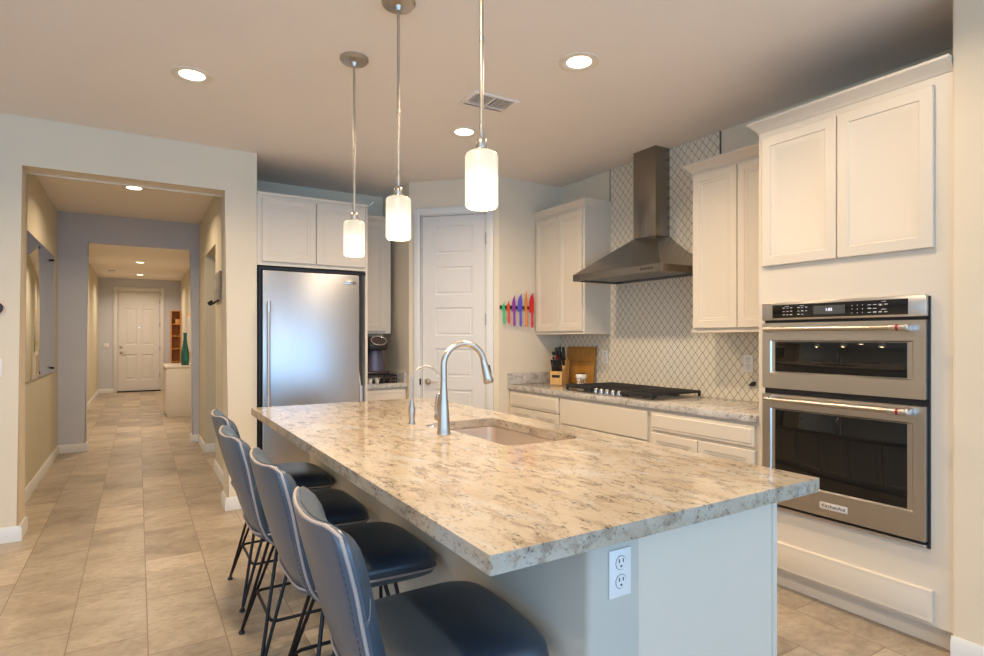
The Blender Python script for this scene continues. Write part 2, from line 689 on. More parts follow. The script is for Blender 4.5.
def hall_edges(a, b_):
    on = lambda p: (abs(p.x - OL) < 1e-4 or abs(p.x - OR_) < 1e-4) and p.z <= OZ + 1e-4 or abs(p.z - OZ) < 1e-4
    return (abs(a.y - b_.y) < 1e-5) and on(a) and on(b_) and not (abs(a.z) < 1e-5 and abs(b_.z) < 1e-5) and (abs(a.x - b_.x) < 1e-4 or abs(a.z - b_.z) < 1e-4)


struct('wall_front', MB().prism(op, 1, 4.86, 5.10, 0.015, hall_edges), MT['wall'], 'cream wall with wide opening into the hallway', 'wall', smooth=30)
# wall return beside the fridge
struct('wall_fridge', MB().box(0.70, 0.806, 5.10, 5.79, 0, CH), MT['wall'], 'short wall closing the refrigerator recess on its hallway side', 'wall')
struct('wall_nook', MB().box(0.806, 2.28, 5.69, 5.79, 0, CH), MT['wall'], 'cream wall behind the coffee counter and refrigerator', 'wall')
struct('wall_corner', MB().box(2.178, 2.278, 5.007, 5.69, 0, CH), MT['wall'], 'short cream wall between coffee nook and pantry door', 'wall')
# angled pantry wall with its door hole
a0 = Vector((2.178, 5.007))
a1 = Vector((2.794, 4.391))
LA = (a1 - a0).length
DX0, DX1, DZ = 0.115, 0.760, 2.495       # door hole along the wall
pw = MB()
pw.prism([(0, 0), (DX0, 0), (DX0, DZ), (DX1, DZ), (DX1, 0), (LA, 0), (LA, CH), (0, CH)], 1, 0.0, 0.1)
o = struct('wall_pantry', pw, MT['wall'], 'angled cream wall holding the white pantry door', 'wall', loc=(a0.x, a0.y, 0))
o.rotation_euler = (0, 0, -R(45))
struct('wall_back', MB().box(2.794, 3.617, 4.39, 4.49, 0, CH), MT['wall'], 'cream wall carrying the magnetic knife strip', 'wall')
struct('wall_cooktop', MB().box(XW, XW + 0.1, 0.30, 4.39, 0, CH), MT['wall'], 'cream wall behind hood and cooktop', 'wall')
struct('wall_right', MB().prism([(2.888, 0.35), (XW, 0.35), (XW, 1.018), (2.888, 1.018)], 2, 0, CH, 0.012,
       lambda a, b_: abs(a.x - 2.888) < 1e-4 and abs(b_.x - 2.888) < 1e-4 and abs(a.z - b_.z) > 1), MT['wall'],
       'cream wall end closing the kitchen beside the oven tower', 'wall', smooth=30)
# the living room behind the camera
struct('wall_living_side', MB().box(XW + 0.1, 6.0, 0.30, 0.4, 0, CH), MT['wall'], 'cream wall of the living room beyond the kitchen end', 'wall')
struct('wall_living_right', MB().box(5.9, 6.0, -4.4, 0.3, 0, CH), MT['wall'], 'cream wall at the far side of the living room', 'wall')
lw = MB()
lw.box(-4.1, -4.0, -4.4, 4.96, 2.6, CH).box(-4.1, -4.0, 0.8, 4.96, 0, 2.6).box(-4.1, -4.0, -4.4, -4.0, 0, 2.6).box(-4.1, -4.0, -4.0, 0.8, 0, 0.12)
struct('wall_left', lw, MT['wall'], 'cream wall on the left side of the great room', 'wall')
bw = MB()
bw.box(-4.1, -3.8, -4.5, -4.4, 0, CH)
bw.box(5.6, 6.0, -4.5, -4.4, 0, CH)
bw.box(-3.8, 5.6, -4.5, -4.4, 0, 0.12)
bw.box(-3.8, 5.6, -4.5, -4.4, 2.65, CH)
struct('wall_rear', bw, MT['wall'], 'cream wall of the living room with its wide window', 'wall')
wf = MB()
for k in range(6):
    x = -3.8 + k * 1.87
    wf.box(x, x + 0.05, -4.44, -4.39, 0.12, 2.65)
wf.box(-3.8, 5.6, -4.44, -4.39, 0.12, 0.17)
wf.box(-3.8, 5.6, -4.44, -4.39, 2.60, 2.65)
struct('window_1', wf, MT['trim'], 'white frame of the wide living room window', 'window')
wf = MB()  # frame of the unseen left opening, added to spread softer daylight
for y in (-4.0, -2.45, -0.85, 0.75):
    wf.box(-4.05, -4.0, y, y + 0.05, 0.12, 2.60)
wf.box(-4.05, -4.0, -4.0, 0.80, 0.10, 0.15).box(-4.05, -4.0, -4.0, 0.80, 2.55, 2.60)
struct('window_added_side', wf, MT['trim'], 'white frame of the added unseen opening on the left', 'window')

# hallway
struct('wall_hall_left', MB().box(-0.89, -0.79, 5.10, 8.27, 0, CH), MT['wall_hall'], 'hallway wall carrying the big mirror', 'wall')
hr = MB()
hr.prism([(5.10, 0), (6.42, 0), (6.42, 2.30), (7.45, 2.30), (7.45, 0), (8.27, 0), (8.27, CH), (5.10, CH)], 0, 0.67, 0.80)
struct('wall_hall_right', hr, MT['wall_hall'], 'hallway wall with doorway and coat hooks', 'wall')
struct('wall_side_room', MB().box(0.80, 2.0, 7.45, 7.55, 0, CH).box(0.80, 2.0, 6.32, 6.42, 0, CH).box(1.9, 2.0, 6.42, 7.45, 0, CH), MT['wall_hall'],
       'walls of the small side passage off the hallway', 'wall')
pt = MB()
pt.prism([(-0.89, 0), (-0.521, 0), (-0.521, 2.50), (0.590, 2.50), (0.590, 0), (1.0, 0), (1.0, CH), (-0.89, CH)], 1, 8.27, 8.42, 0.018,
         lambda a, b_: abs(a.y - b_.y) < 1e-5 and all((abs(p.x + 0.521) < 1e-4 or abs(p.x - 0.59) < 1e-4 or abs(p.z - 2.5) < 1e-4) and abs(p.z - CH) > 0.01 and p.x > -0.8 and p.x < 0.9 for p in (a, b_)) and not (abs(a.z) < 1e-5 and abs(b_.z) < 1e-5))
struct('wall_hall_middle', pt, MT['wall_blue'], 'grey-blue looking wall with the second hallway opening', 'wall', smooth=30)
struct('wall_entry_left', MB().box(-0.92, -0.82, 8.42, 16.8, 0, CH), MT['wall_hall'], 'plain left wall of the entry hall', 'wall')
struct('wall_entry_right', MB().box(0.93, 1.03, 8.42, 16.8, 0, CH), MT['wall_hall'], 'right wall of the entry hall behind the white console', 'wall')
struct('wall_entry_end', MB().prism([(-0.92, 0), (-0.45, 0), (-0.45, 2.53), (0.50, 2.53), (0.50, 0), (1.03, 0), (1.03, CH), (-0.92, CH)], 1, 16.8, 16.95),
       MT['wall_blue'], 'grey end wall around the front door', 'wall')

# baseboards (path runs with the wall on its left, moulding to the right)
baseboard('baseboard_front', [(-4.0, 4.86), (OL, 4.86), (OL, 5.10)], 'white baseboard on the cream wall left of the hall opening')
baseboard('baseboard_pillar', [(OR_, 5.10), (OR_, 4.86), (0.806, 4.86)], 'white baseboard round the wall end beside the refrigerator')
baseboard('baseboard_hall_left', [(-0.79, 5.10), (-0.79, 8.27), (-0.521, 8.27), (-0.521, 8.42)], 'white baseboard under the hallway mirror')
baseboard('baseboard_hall_right', [(0.590, 8.42), (0.590, 8.27), (0.67, 8.27), (0.67, 7.45), (0.80, 7.45)], 'white baseboard past the side doorway')
baseboard('baseboard_hall_hooks', [(0.80, 6.42), (0.67, 6.42), (0.67, 5.10)], 'white baseboard below the coat hooks')
baseboard('baseboard_entry_left', [(-0.82, 8.42), (-0.82, 16.8), (-0.515, 16.8)], 'white baseboard along the entry hall left wall')
baseboard('baseboard_entry_right', [(0.565, 16.8), (0.93, 16.8), (0.93, 8.42)], 'white baseboard along the entry hall right wall')
baseboard('baseboard_right', [(2.888, 1.018), (2.888, 0.35)], 'white baseboard at the wall end beside the oven tower')


def lever(parent, loc, d=-1, mat=None):
    """round rose with a lever pointing along d*x; front is -y"""
    mb = MB()
    rot = Matrix.Translation(loc) @ Matrix.Rotation(R(90), 4, 'X')
    mb.lathe([(0, 0), (0.032, 0), (0.032, 0.006), (0.027, 0.011), (0.012, 0.013), (0.011, 0.045), (0, 0.045)], 24, mat=rot)
    x, y, z = loc
    mb.tube([(x, y - 0.040, z), (x + d * 0.03, y - 0.045, z), (x + d * 0.075, y - 0.043, z - 0.004), (x + d * 0.11, y - 0.040, z - 0.002)],
            0.008, 10, radii=[0.010, 0.009, 0.007, 0.006])
    return mb.build('lever_handle', mat or MT['nickel'], parent)


# pantry door
pd = empty('door_2', (a0.x, a0.y, 0), -R(45), 'white six panel pantry door with round-rose lever in angled wall', 'door', kind='structure')
mb = MB()
fw = 0.062
prof_y0, prof_y1 = -0.018, 0.0
for (x0, x1, z0, z1) in ((DX0 - fw, DX0 + 0.004, 0, DZ + 0.062), (DX1 - 0.004, DX1 + fw, 0, DZ + 0.062), (DX0 + 0.004, DX1 - 0.004, DZ - 0.004, DZ + 0.062)):
    mb.box(x0, x1, prof_y0, prof_y1, z0, z1, 0.004)
mb.box(DX0 - 0.0, DX0 + 0.012, 0, 0.1, 0, DZ)
mb.box(DX1 - 0.012, DX1, 0, 0.1, 0, DZ)
mb.box(DX0, DX1, 0, 0.1, DZ - 0.012, DZ)
mb.box(DX0 + 0.012, DX1 - 0.012, 0.085, 0.1, 0, DZ - 0.012)  # unseen backing added to stop sky light leaking round the slab
mb.build('door_casing', MT['trim'], pd, smooth=30)
mb = MB()
dx0, dx1 = DX0 + 0.016, DX1 - 0.016
pz = [(0.215 + 0.382 * k, 0.478 + 0.382 * k) for k in range(6)]
cuts = [(dx0 + 0.125, dx1 - 0.125, z0 - 0.0, z1) for z0, z1 in pz]
panel(mb, dx0, dx1, 0.012, DZ - 0.016, 0.05, 0.012, [(0.004, 0.007), (0.020, 0.010), (0.026, 0.005)], cuts)
mb.build('door_slab', MT['door'], pd, smooth=15)
lever(pd, (dx0 + 0.055, 0.012, 0.93), 1, MT['nickel'])
for z in (0.30, 1.46, 2.20):
    MB().box(dx1 - 0.004, dx1 + 0.014, -0.008, 0.014, z, z + 0.10, 0.002).tube([(dx1 + 0.006, -0.010, z - 0.004), (dx1 + 0.006, -0.010, z + 0.104)], 0.006).build('hinge', MT['nickel'], pd)
MB().box(DX0 - 0.003, DX0 + 0.012, -0.0205, -0.016, 0.90, 0.96).build('strike_plate', MT['blackmetal'], pd)

# front door
fd = empty('door_1', (0.03, 16.8, 0), 0, 'white four panel front door at the far end of the hallway', 'door', kind='structure')
mb = MB()
for (x0, x1, z0, z1) in ((-0.545, -0.465, 0, 2.60), (0.455, 0.535, 0, 2.60), (-0.465, 0.455, 2.52, 2.60)):
    mb.box(x0, x1, -0.022, 0.0, z0, z1, 0.004)
mb.box(-0.48, -0.45, 0, 0.12, 0, 2.53)
mb.box(0.44, 0.47, 0, 0.12, 0, 2.53)
mb.box(-0.45, 0.44, 0, 0.12, 2.50, 2.53)
mb.box(-0.45, 0.44, 0.10, 0.12, 0, 2.50)  # added backing panel, blocks bright sky in the gaps beside the slab
mb.build('door_casing', MT['trim'], fd)
mb = MB()
cuts = [(-0.31, -0.06, 1.17, 2.07), (0.05, 0.30, 1.17, 2.07), (-0.31, -0.06, 0.30, 0.93), (0.05, 0.30, 0.30, 0.93)]
panel(mb, -0.445, 0.435, 0.03, 2.495, 0.06, 0.015, [(0.012, 0.012), (0.035, 0.012), (0.06, 0.004)], cuts)
mb.build('door_slab', MT['door'], fd, smooth=15)
lever(fd, (-0.385, 0.015, 0.98), 1)
MB().lathe([(0, 0), (0.032, 0), (0.032, 0.012), (0.02, 0.02), (0, 0.02)], 20, mat=Matrix.Translation((-0.385, 0.015, 1.12)) @ Matrix.Rotation(R(90), 4, 'X')).build('deadbolt', MT['nickel'], fd)
MB().lathe([(0, 0), (0.012, 0), (0.012, 0.006), (0, 0.006)], 14, mat=Matrix.Translation((0.0, 0.015, 1.60)) @ Matrix.Rotation(R(90), 4, 'X')).build('peephole', MT['chrome'], fd)
for z in (0.35, 1.02, 1.62, 2.2):
    MB().box(0.428, 0.452, -0.006, 0.016, z, z + 0.11).build('hinge', MT['nickel'], fd)
MB().box(-0.47, 0.46, -0.05, 0.12, 0.0, 0.028, 0.004).build('threshold', MT['blackmetal'], fd)

# backsplash tile and granite upstands
mb = MB()
mb.prism([(1.905, 0.9142), (4.388, 0.9142), (4.388, 1.372), (3.700, 1.372), (3.700, CH - 0.002), (2.597, CH - 0.002), (2.597, 1.372), (1.905, 1.372)], 0, XW - 0.009, XW - 0.0005)
o = struct('wall_tile_backsplash', mb, MT['tile'], 'cream lantern-shaped tile with grey grout behind the cooktop', 'backsplash')
mb = MB().box(XW - 0.0115, XW - 0.0005, 2.590, 2.5965, 1.40, CH - 0.002).box(XW - 0.0115, XW - 0.0005, 3.7005, 3.706, 1.40, CH - 0.002)
struct('trim_1', mb, plain('tile_edge_bronze', rgb(96, 82, 66), 0.5), 'thin bronze edge strips of the tile panel', 'trim')


# ================================================================== LIGHTS THAT ARE THINGS
def can_light(x, y, label, group, r=0.078, power=16, z=CH, spread=150, col=WARM):
    root = empty('recessed_light', (x, y, z), 0, label, 'ceiling light', group)
    MB().lathe([(r * 0.84, -0.0012), (r, -0.003), (r + 0.004, -0.005), (r + 0.022, -0.006), (r + 0.028, -0.004), (r + 0.028, 0.0)], 32).build('trim_ring', MT['lamp_trim'], root, smooth=40)
    MB().lathe([(0, -0.0015), (r * 0.84, -0.0015)], 32).build('lens', MT['lamp'], root, smooth=40)
    l = area('recessed_or_fill_light', (x, y, z - 0.02), (0, 0, 0), r * 2, r * 2, power, col, spread, 'DISK')
    return root


G1 = 'recessed lights in the kitchen ceiling'
can_light(0.257, 3.60, 'recessed ceiling light left of the pendants, before the hall opening', G1, power=20)
can_light(1.997, 2.344, 'recessed ceiling light nearest the range hood', G1, power=20)
can_light(1.978, 3.573, 'recessed ceiling light beside the air vent, toward the pantry', G1, power=20)
G2 = 'recessed lights in the hallway ceiling'
can_light(-0.033, 6.61, 'recessed light just inside the first hall opening', G2, power=17)
can_light(0.033, 13.07, 'recessed light in the entry hall, nearer the kitchen', G2, power=24, col=(1.0, 0.84, 0.68))
can_light(0.041, 15.60, 'recessed light closest to the front door', G2, power=22, col=(1.0, 0.84, 0.68))
area('recessed_or_fill_light', (0.04, 9.6, CH - 0.02), (0, 0, 0), 0.16, 0.16, 30, (1.0, 0.84, 0.68), 150, 'DISK')  # hidden lamp without a fixture, added to brighten the console
for x, y, p_ in ((0.26, 1.20, 22), (2.25, 1.25, 9), (-1.8, 2.9, 24), (-1.8, -1.0, 5), (0.26, -1.8, 3), (2.3, -1.8, 3)):  # unseen ceiling lamps added off view as warm fill, no fixtures
    area('recessed_or_fill_light', (x, y, CH - 0.02), (0, 0, 0), 0.16, 0.16, p_, WARM, 150, 'DISK')


def pendant(y, label):
    x = 0.966
    root = empty('pendant_light', (x, y, CH), 0, label, 'pendant light', 'pendant lights over the island')
    zt, zb = 1.953 - CH, 1.770 - CH
    MB().lathe([(0, 0), (0.074, 0), (0.074, -0.012), (0.066, -0.022), (0.020, -0.026), (0.014, -0.045), (0, -0.045)], 36).build('canopy', MT['nickel'], root, smooth=35)
    zj = zt + 0.075
    MB().tube([(0, 0, -0.03), (0, 0, -0.48)], 0.0065, 14).build('rod', MT['nickel'], root)
    MB().tube([(0, 0, -0.48), (0, 0, zj)], 0.0065, 14).lathe([(0.0065, -0.492), (0.0085, -0.49), (0.0085, -0.472), (0.0065, -0.47)], 14).build('rod', MT['nickel'], root)
    MB().lathe([(0, zj + 0.02), (0.008, zj + 0.018), (0.009, zj), (0.0075, zt + 0.05), (0.015, zt + 0.045), (0.019, zt + 0.03),
                (0.017, zt + 0.014), (0.026, zt + 0.010), (0.027, zt + 0.001), (0, zt + 0.001)], 24).build('socket_cap', MT['nickel'], root, smooth=50)
    h = zt - zb
    s = MB().lathe([(0.020, h + 0.001), (0.044, h), (0.0510, h - 0.005), (0.0545, h - 0.013), (0.0550, 0.010), (0.053, 0.003), (0.048, 0.0), (0.045, 0.003),
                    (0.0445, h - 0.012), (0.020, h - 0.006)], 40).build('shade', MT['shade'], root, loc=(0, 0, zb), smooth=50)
    l = bpy.data.lights.new('pendant_bulb', 'POINT')
    l.energy = 8.5
    l.color = (1.0, 0.70, 0.38)
    l.shadow_soft_size = 0.03
    o = bpy.data.objects.new('pendant_bulb', l)
    C.objects.link(o)
    o.location = (x, y, 1.80)
    return root


pendant(2.935, 'farthest of three pendants, nearest the refrigerator, with smallest-looking white shade')
pendant(2.335, 'middle pendant of three over the island, between the other two')
pendant(1.625, 'nearest pendant of three, hanging largest over the sink side of the island')

# ceiling vent
v = empty('ceiling_vent', (1.86, 3.04, CH), -R(2), 'white louvred air vent in ceiling between two recessed lights', 'air vent')
v.scale = (0.84, 0.84, 1.0)
fr = MB()
for x0, x1, y0, y1 in ((-0.19, 0.19, -0.13, -0.10), (-0.19, 0.19, 0.10, 0.13), (-0.19, -0.155, -0.10, 0.10), (0.155, 0.19, -0.10, 0.10), (-0.008, 0.008, -0.10, 0.10)):
    fr.box(x0, x1, y0, y1, -0.008, 0, 0.002)
fr.build('vent_frame', MT['ceiling'], v)
MB().box(-0.155, 0.155, -0.10, 0.10, -0.002, -0.0005).build('duct', MT['darkgap'], v)
lv = MB()
for k in range(14):
    x = -0.145 + k * 0.0215
    if abs(x) < 0.012:
        continue
    lv.box(x, x + 0.0035, -0.095, 0.045, -0.012, -0.003)
lv.box(-0.155, 0.155, 0.045, 0.052, -0.010, -0.002).box(-0.155, 0.155, 0.072, 0.076, -0.010, -0.002)
lv.build('louvres', MT['ceiling'], v)
v2 = empty('smoke_detector', (-0.48, 14.9, CH), 0, 'small round white detector on the entry hall ceiling', 'smoke detector')
MB().lathe([(0, -0.035), (0.05, -0.035), (0.065, -0.02), (0.068, 0), (0, 0)], 24).build('housing', MT['trim'], v2)


# ================================================================== ISLAND
IX0, IX1, IY0, IY1 = 0.586, 1.764, 0.953, 3.733
ZT, TH = 0.914, 0.041
hx0, hx1, hy0, hy1 = 1.235, 1.612, 1.875, 2.590


def rounded(x0, x1, y0, y1, r, n=6):
    pts = []
    for cx, cy, a in ((x1 - r, y1 - r, 0), (x0 + r, y1 - r, 90), (x0 + r, y0 + r, 180), (x1 - r, y0 + r, 270)):
        for k in range(n + 1):
            t = R(a + 90 * k / n)
            pts.append((cx + r * math.cos(t), cy + r * math.sin(t)))
    return pts


def slab_with_hole(x0, x1, y0, y1, z0, z1, hole):
    mb = MB()
    bm = mb.bm
    out = rounded(x0, x1, y0, y1, 0.004, 2)
    loops = []
    for z in (z0, z1):
        vo = [bm.verts.new((x, y, z)) for x, y in out]
        eo = [bm.edges.new((vo[i], vo[(i + 1) % len(vo)])) for i in range(len(vo))]
        vh = [bm.verts.new((x, y, z)) for x, y in hole]
        eh = [bm.edges.new((vh[i], vh[(i + 1) % len(vh)])) for i in range(len(vh))]
        bmesh.ops.triangle_fill(bm, edges=eo + eh, use_beauty=True)
        loops.append((vo, vh))
    for i in range(len(out)):
        j = (i + 1) % len(out)
        bm.faces.new((loops[0][0][i], loops[0][0][j], loops[1][0][j], loops[1][0][i]))
    for i in range(len(hole)):
        j = (i + 1) % len(hole)
        bm.faces.new((loops[0][1][i], loops[0][1][j], loops[1][1][j], loops[1][1][i]))
    return mb


hole = rounded(hx0, hx1, hy0, hy1, 0.05)
isl = slab_with_hole(IX0, IX1, IY0, IY1, ZT - TH, ZT, hole).build('island_countertop', MT['granite'], smooth=20)
tag(isl, 'polished tan granite island countertop with sink cutout and dark flecks', 'countertop')

# island base
bx0, bxk, bx1, by0, by1 = 0.914, 1.077, 1.677, 1.035, 3.665
ib = empty('kitchen_island', (bx0, by0, 0), 0, 'island base with textured beige knee wall and white cabinet end panel', 'kitchen island')
mb = MB()
mb.prism([(0, 0), (bxk - bx0, 0), (bxk - bx0, by1 - by0), (0, by1 - by0)], 2, 0, ZT - TH - 0.001, 0.022,
         lambda a, b_: abs(a.x) < 1e-4 and abs(b_.x) < 1e-4 and abs(a.z - b_.z) > 0.5)
mb.build('knee_wall', MT['knee'], ib, smooth=40, label='textured beige painted knee wall')
cb_ = MB()
W_, D_ = bx1 - bx0, by1 - by0
# hollow cabinet carcass: end panels, back, floor
x_in = bxk - bx0 + 0.0005
cb_.box(x_in, W_ - 0.022, 0.006, 0.026, 0.0, ZT - TH - 0.001)
cb_.box(x_in, W_ - 0.022, D_ - 0.026, D_ - 0.006, 0.0, ZT - TH - 0.001)
cb_.box(x_in, W_ - 0.022, 0.026, D_ - 0.026, 0.10, 0.12)
cb_.box(W_ - 0.07, W_ - 0.055, 0.026, D_ - 0.026, 0.0, 0.10)
cb_.build('carcass', MT['cab'], ib)
MB().box(W_ - 0.021, W_ - 0.001, 0.0, D_, 0.10, ZT - TH - 0.001, 0.002).build('face_frame', MT['cab'], ib)
x = 0.02
for k, wd in enumerate((0.42, 0.42, 0.45, 0.45, 0.42, 0.42)):
    mb = MB()
    panel(mb, -(x + wd - 0.006), -x, 0.125, 0.845, 0, -0.019, CAB_RINGS)
    mb.xf(Matrix.Translation((W_ - 0.001, 0, 0)) @ Matrix.Rotation(R(90), 4, 'Z') @ Matrix.Scale(-1, 4, (1, 0, 0)))
    mb.build('cabinet_door', MT['cab'], ib, smooth=20)
    x += wd + 0.005
o = baseboard('island_baseboard', [(0, D_), (0, 0), (x_in, 0)], 'white baseboard')
del o['category'], o['kind']
o.name = 'base_moulding'
o.parent = ib
# path is given in island coordinates; the wall lies to its left


def outlet(parent_loc, rz, label, group=None, w_=0.073, h_=0.118, name='electrical_outlet'):
    root = empty(name, parent_loc, rz, label, 'electrical outlet', group)
    MB().box(-w_ / 2, w_ / 2, -0.006, 0, -h_ / 2, h_ / 2, 0.003).build('cover_plate', MT['plate'], root)
    for s in (0.0255, -0.0205):
        f = MB().lathe([(0, 0), (0.0165, 0), (0.0165, 0.0015), (0, 0.0015)], 20, mat=Matrix.Translation((0, -0.006, s)) @ Matrix.Rotation(R(90), 4, 'X')).build('socket', MT['plate'], root)
        h = MB()
        h.box(-0.0075, -0.005, -0.0085, -0.0074, s + 0.001, s + 0.010)
        h.box(0.005, 0.0075, -0.0085, -0.0074, s + 0.001, s + 0.010)
        h.lathe([(0, 0), (0.0028, 0), (0.0028, 0.001), (0, 0.001)], 10, mat=Matrix.Translation((0, -0.0075, s - 0.008)) @ Matrix.Rotation(R(90), 4, 'X'))
        h.build('slots', MT['black'], f)
        MB().lathe([(0.0168, 0), (0.0178, 0), (0.0178, 0.0004), (0.0168, 0.0004)], 24, mat=Matrix.Translation((0, -0.006, s)) @ Matrix.Rotation(R(90), 4, 'X')).build('socket_outline', MT['darkgap'], f)
    return root


outlet((1.010, by0 - 0.0002, 0.762), 0, 'white double outlet on the island end below the countertop')
outlet((XW - 0.0092, 2.372, 1.168), FACE_X, 'white outlet on the lantern tile beside the oven tower')
outlet((XW - 0.0092, 3.765, 1.172), FACE_X, 'white outlet on the lantern tile beside the cutting board')

# sink
sk = empty('undermount_sink', (hx0, hy0, 0), 0, 'stainless undermount sink set below the island countertop', 'sink')
mb = MB()
sw, sd = hx1 - hx0, hy1 - hy0
lvls = [(-0.025, ZT - TH - 0.002), (0.004, ZT - TH - 0.002), (0.004, ZT - TH - 0.02), (0.010, 0.70), (0.03, 0.672), (0.10, 0.668)]
rows = []
for ins, z in lvls:
    rows.append([(x, y, z) for x, y in rounded(ins, sw - ins, ins, sd - ins, max(0.045 - ins * 0.2, 0.02))])
V = mb.grid(rows, closed_u=True)
mb.bm.faces.new(V[-1])
mb.build('basin', MT['steel_sink'], sk, smooth=60)
MB().lathe([(0, 0.672), (0.03, 0.672), (0.042, 0.676), (0.045, 0.670), (0, 0.670)], 24, (sw / 2, sd / 2)).build('drain', MT['chrome'], sk)

# kitchen faucet
fx, fy = 1.156, 2.275
fa = empty('kitchen_faucet', (fx, fy, ZT), 0, 'tall brushed nickel gooseneck faucet with pull-down spray head', 'faucet')
mb = MB()
mb.lathe([(0, 0), (0.0305, 0), (0.0305, 0.006), (0.0285, 0.010), (0.027, 0.05), (0.0235, 0.11), (0.018, 0.165), (0.0155, 0.205), (0.0150, 0.232), (0, 0.232)], 32)
mb.build('body', MT['nickel'], fa, smooth=60)
rc = 0.096
top = 0.305
pts = [(0, 0, 0.225), (0, 0, 0.27)]
dirx, diry = 0.985, -0.17
for k in range(0, 25):
    a = PI - (PI - 0.19) * k / 24
    u = rc + rc * math.cos(a)
    pts.append((u * dirx, u * diry, top + rc * math.sin(a)))
mb = MB().tube(pts, 0.0138, 18)
mb.build('spout', MT['nickel'], fa, smooth=60)
e = Vector(pts[-1])
d_ = (Vector(pts[-1]) - Vector(pts[-2])).normalized()
hd = [e - d_ * 0.004 + d_ * q for q in (0, 0.004, 0.02, 0.06, 0.085, 0.106, 0.110)]
mb = MB().tube(hd, 0.015, 20, radii=[0.0142, 0.0155, 0.0158, 0.0195, 0.0225, 0.0242, 0.021])
h_ = mb.build('spray_head', MT['nickel'], fa, smooth=50)
q = e + d_ * 0.045 + Vector((0.0155, -0.008, 0.003))
MB().tube([q - d_ * 0.02, q + d_ * 0.02], 0.0052, 10).build('spray_button', MT['blackmetal'], h_)
mb = MB().tube([(0, 0.018, 0.068), (0, 0.062, 0.068), (0, 0.068, 0.068)], 0.0165, 20, radii=[0.017, 0.0185, 0.014])
mb.tube([(0, 0.056, 0.072), (-0.003, 0.063, 0.095), (-0.004, 0.058, 0.130), (-0.004, 0.046, 0.165), (-0.004, 0.042, 0.175)], 0.008, 12, radii=[0.009, 0.0105, 0.0115, 0.0095, 0.004])
mb.build('lever', MT['nickel'], fa, smooth=60)

# filtered water tap
ff = empty('filter_tap', (1.155, 2.62, ZT), 0, 'small slim nickel water tap behind the tall faucet', 'faucet')
mb = MB().lathe([(0, 0), (0.0185, 0), (0.0185, 0.004), (0.015, 0.010), (0.014, 0.025), (0.018, 0.055), (0.0165, 0.075), (0.010, 0.10), (0.0075, 0.118), (0, 0.118)], 26)
mb.build('body', MT['nickel'], ff, smooth=60)
pts = [(0, 0, 0.11), (0, 0, 0.20)]
for k in range(0, 19):
    a = PI - (PI * 0.86) * k / 18
    u = 0.070 + 0.070 * math.cos(a)
    pts.append((u * 0.97, u * -0.2, 0.214 + 0.070 * math.sin(a)))
MB().tube(pts, 0.0052, 12).build('spout', MT['nickel'], ff, smooth=60)
MB().tube([(0, 0.010, 0.072), (0, 0.030, 0.075), (-0.001, 0.034, 0.082), (-0.001, 0.032, 0.115)], 0.0045, 10, radii=[0.006, 0.006, 0.0045, 0.003]).build('lever', MT['nickel'], ff, smooth=60)
ds = MB().lathe([(0, 0.0), (0.026, 0.0), (0.026, 0.004), (0.022, 0.0065), (0, 0.0065)], 28).build('sink_button', MT['chrome'], loc=(1.205, 2.50, ZT), smooth=40)
tag(ds, 'low round metal button on countertop between the two faucets', 'sink button')


# ================================================================== BAR STOOLS
def interp(tab, v):
    for (a, *A), (b_, *B) in zip(tab, tab[1:]):
        if v <= b_ or b_ == tab[-1][0]:
            t = (v - a) / (b_ - a)
            t = max(0, min(1, t))
            return [p + (q - p) * t for p, q in zip(A, B)]


# v, x, z, half width (outer shell, bottom to top)
BACK = [(0.0, -0.090, 0.492, 0.135), (0.10, -0.145, 0.500, 0.170), (0.22, -0.196, 0.545, 0.192), (0.36, -0.230, 0.615, 0.205), (0.52, -0.257, 0.70, 0.214),
        (0.70, -0.282, 0.79, 0.220), (0.86, -0.302, 0.87, 0.222), (0.95, -0.312, 0.912, 0.219), (1.0, -0.319, 0.942, 0.210)]


def smooth_tab(tab, v):
    # catmull-rom on the table
    n = len(tab)
    for i in range(n - 1):
        if v <= tab[i + 1][0] or i == n - 2:
            p0, p1, p2, p3 = tab[max(i - 1, 0)], tab[i], tab[i + 1], tab[min(i + 2, n - 1)]
            t = (v - p1[0]) / (p2[0] - p1[0])
            out = []
            for k in range(1, len(p1)):
                a, b_, c, d = p0[k], p1[k], p2[k], p3[k]
                out.append(0.5 * ((2 * b_) + (-a + c) * t + (2 * a - 5 * b_ + 4 * c - d) * t * t + (-a + 3 * b_ - 3 * c + d) * t ** 3))
            return out


def back_pt(u, v, off=0.0):
    x, z, hw = smooth_tab(BACK, v)
    wrap = 0.040 * abs(u) ** 2.6 * min(1, 0.25 + v)
    zz = z + 0.016 * (u * u) * max(0, (v - 0.85) / 0.15) - 0.02 * max(0, abs(u) - 0.82) / 0.18 * max(0, (v - 0.85) / 0.15)
    return Vector((x + wrap, u * hw, zz))


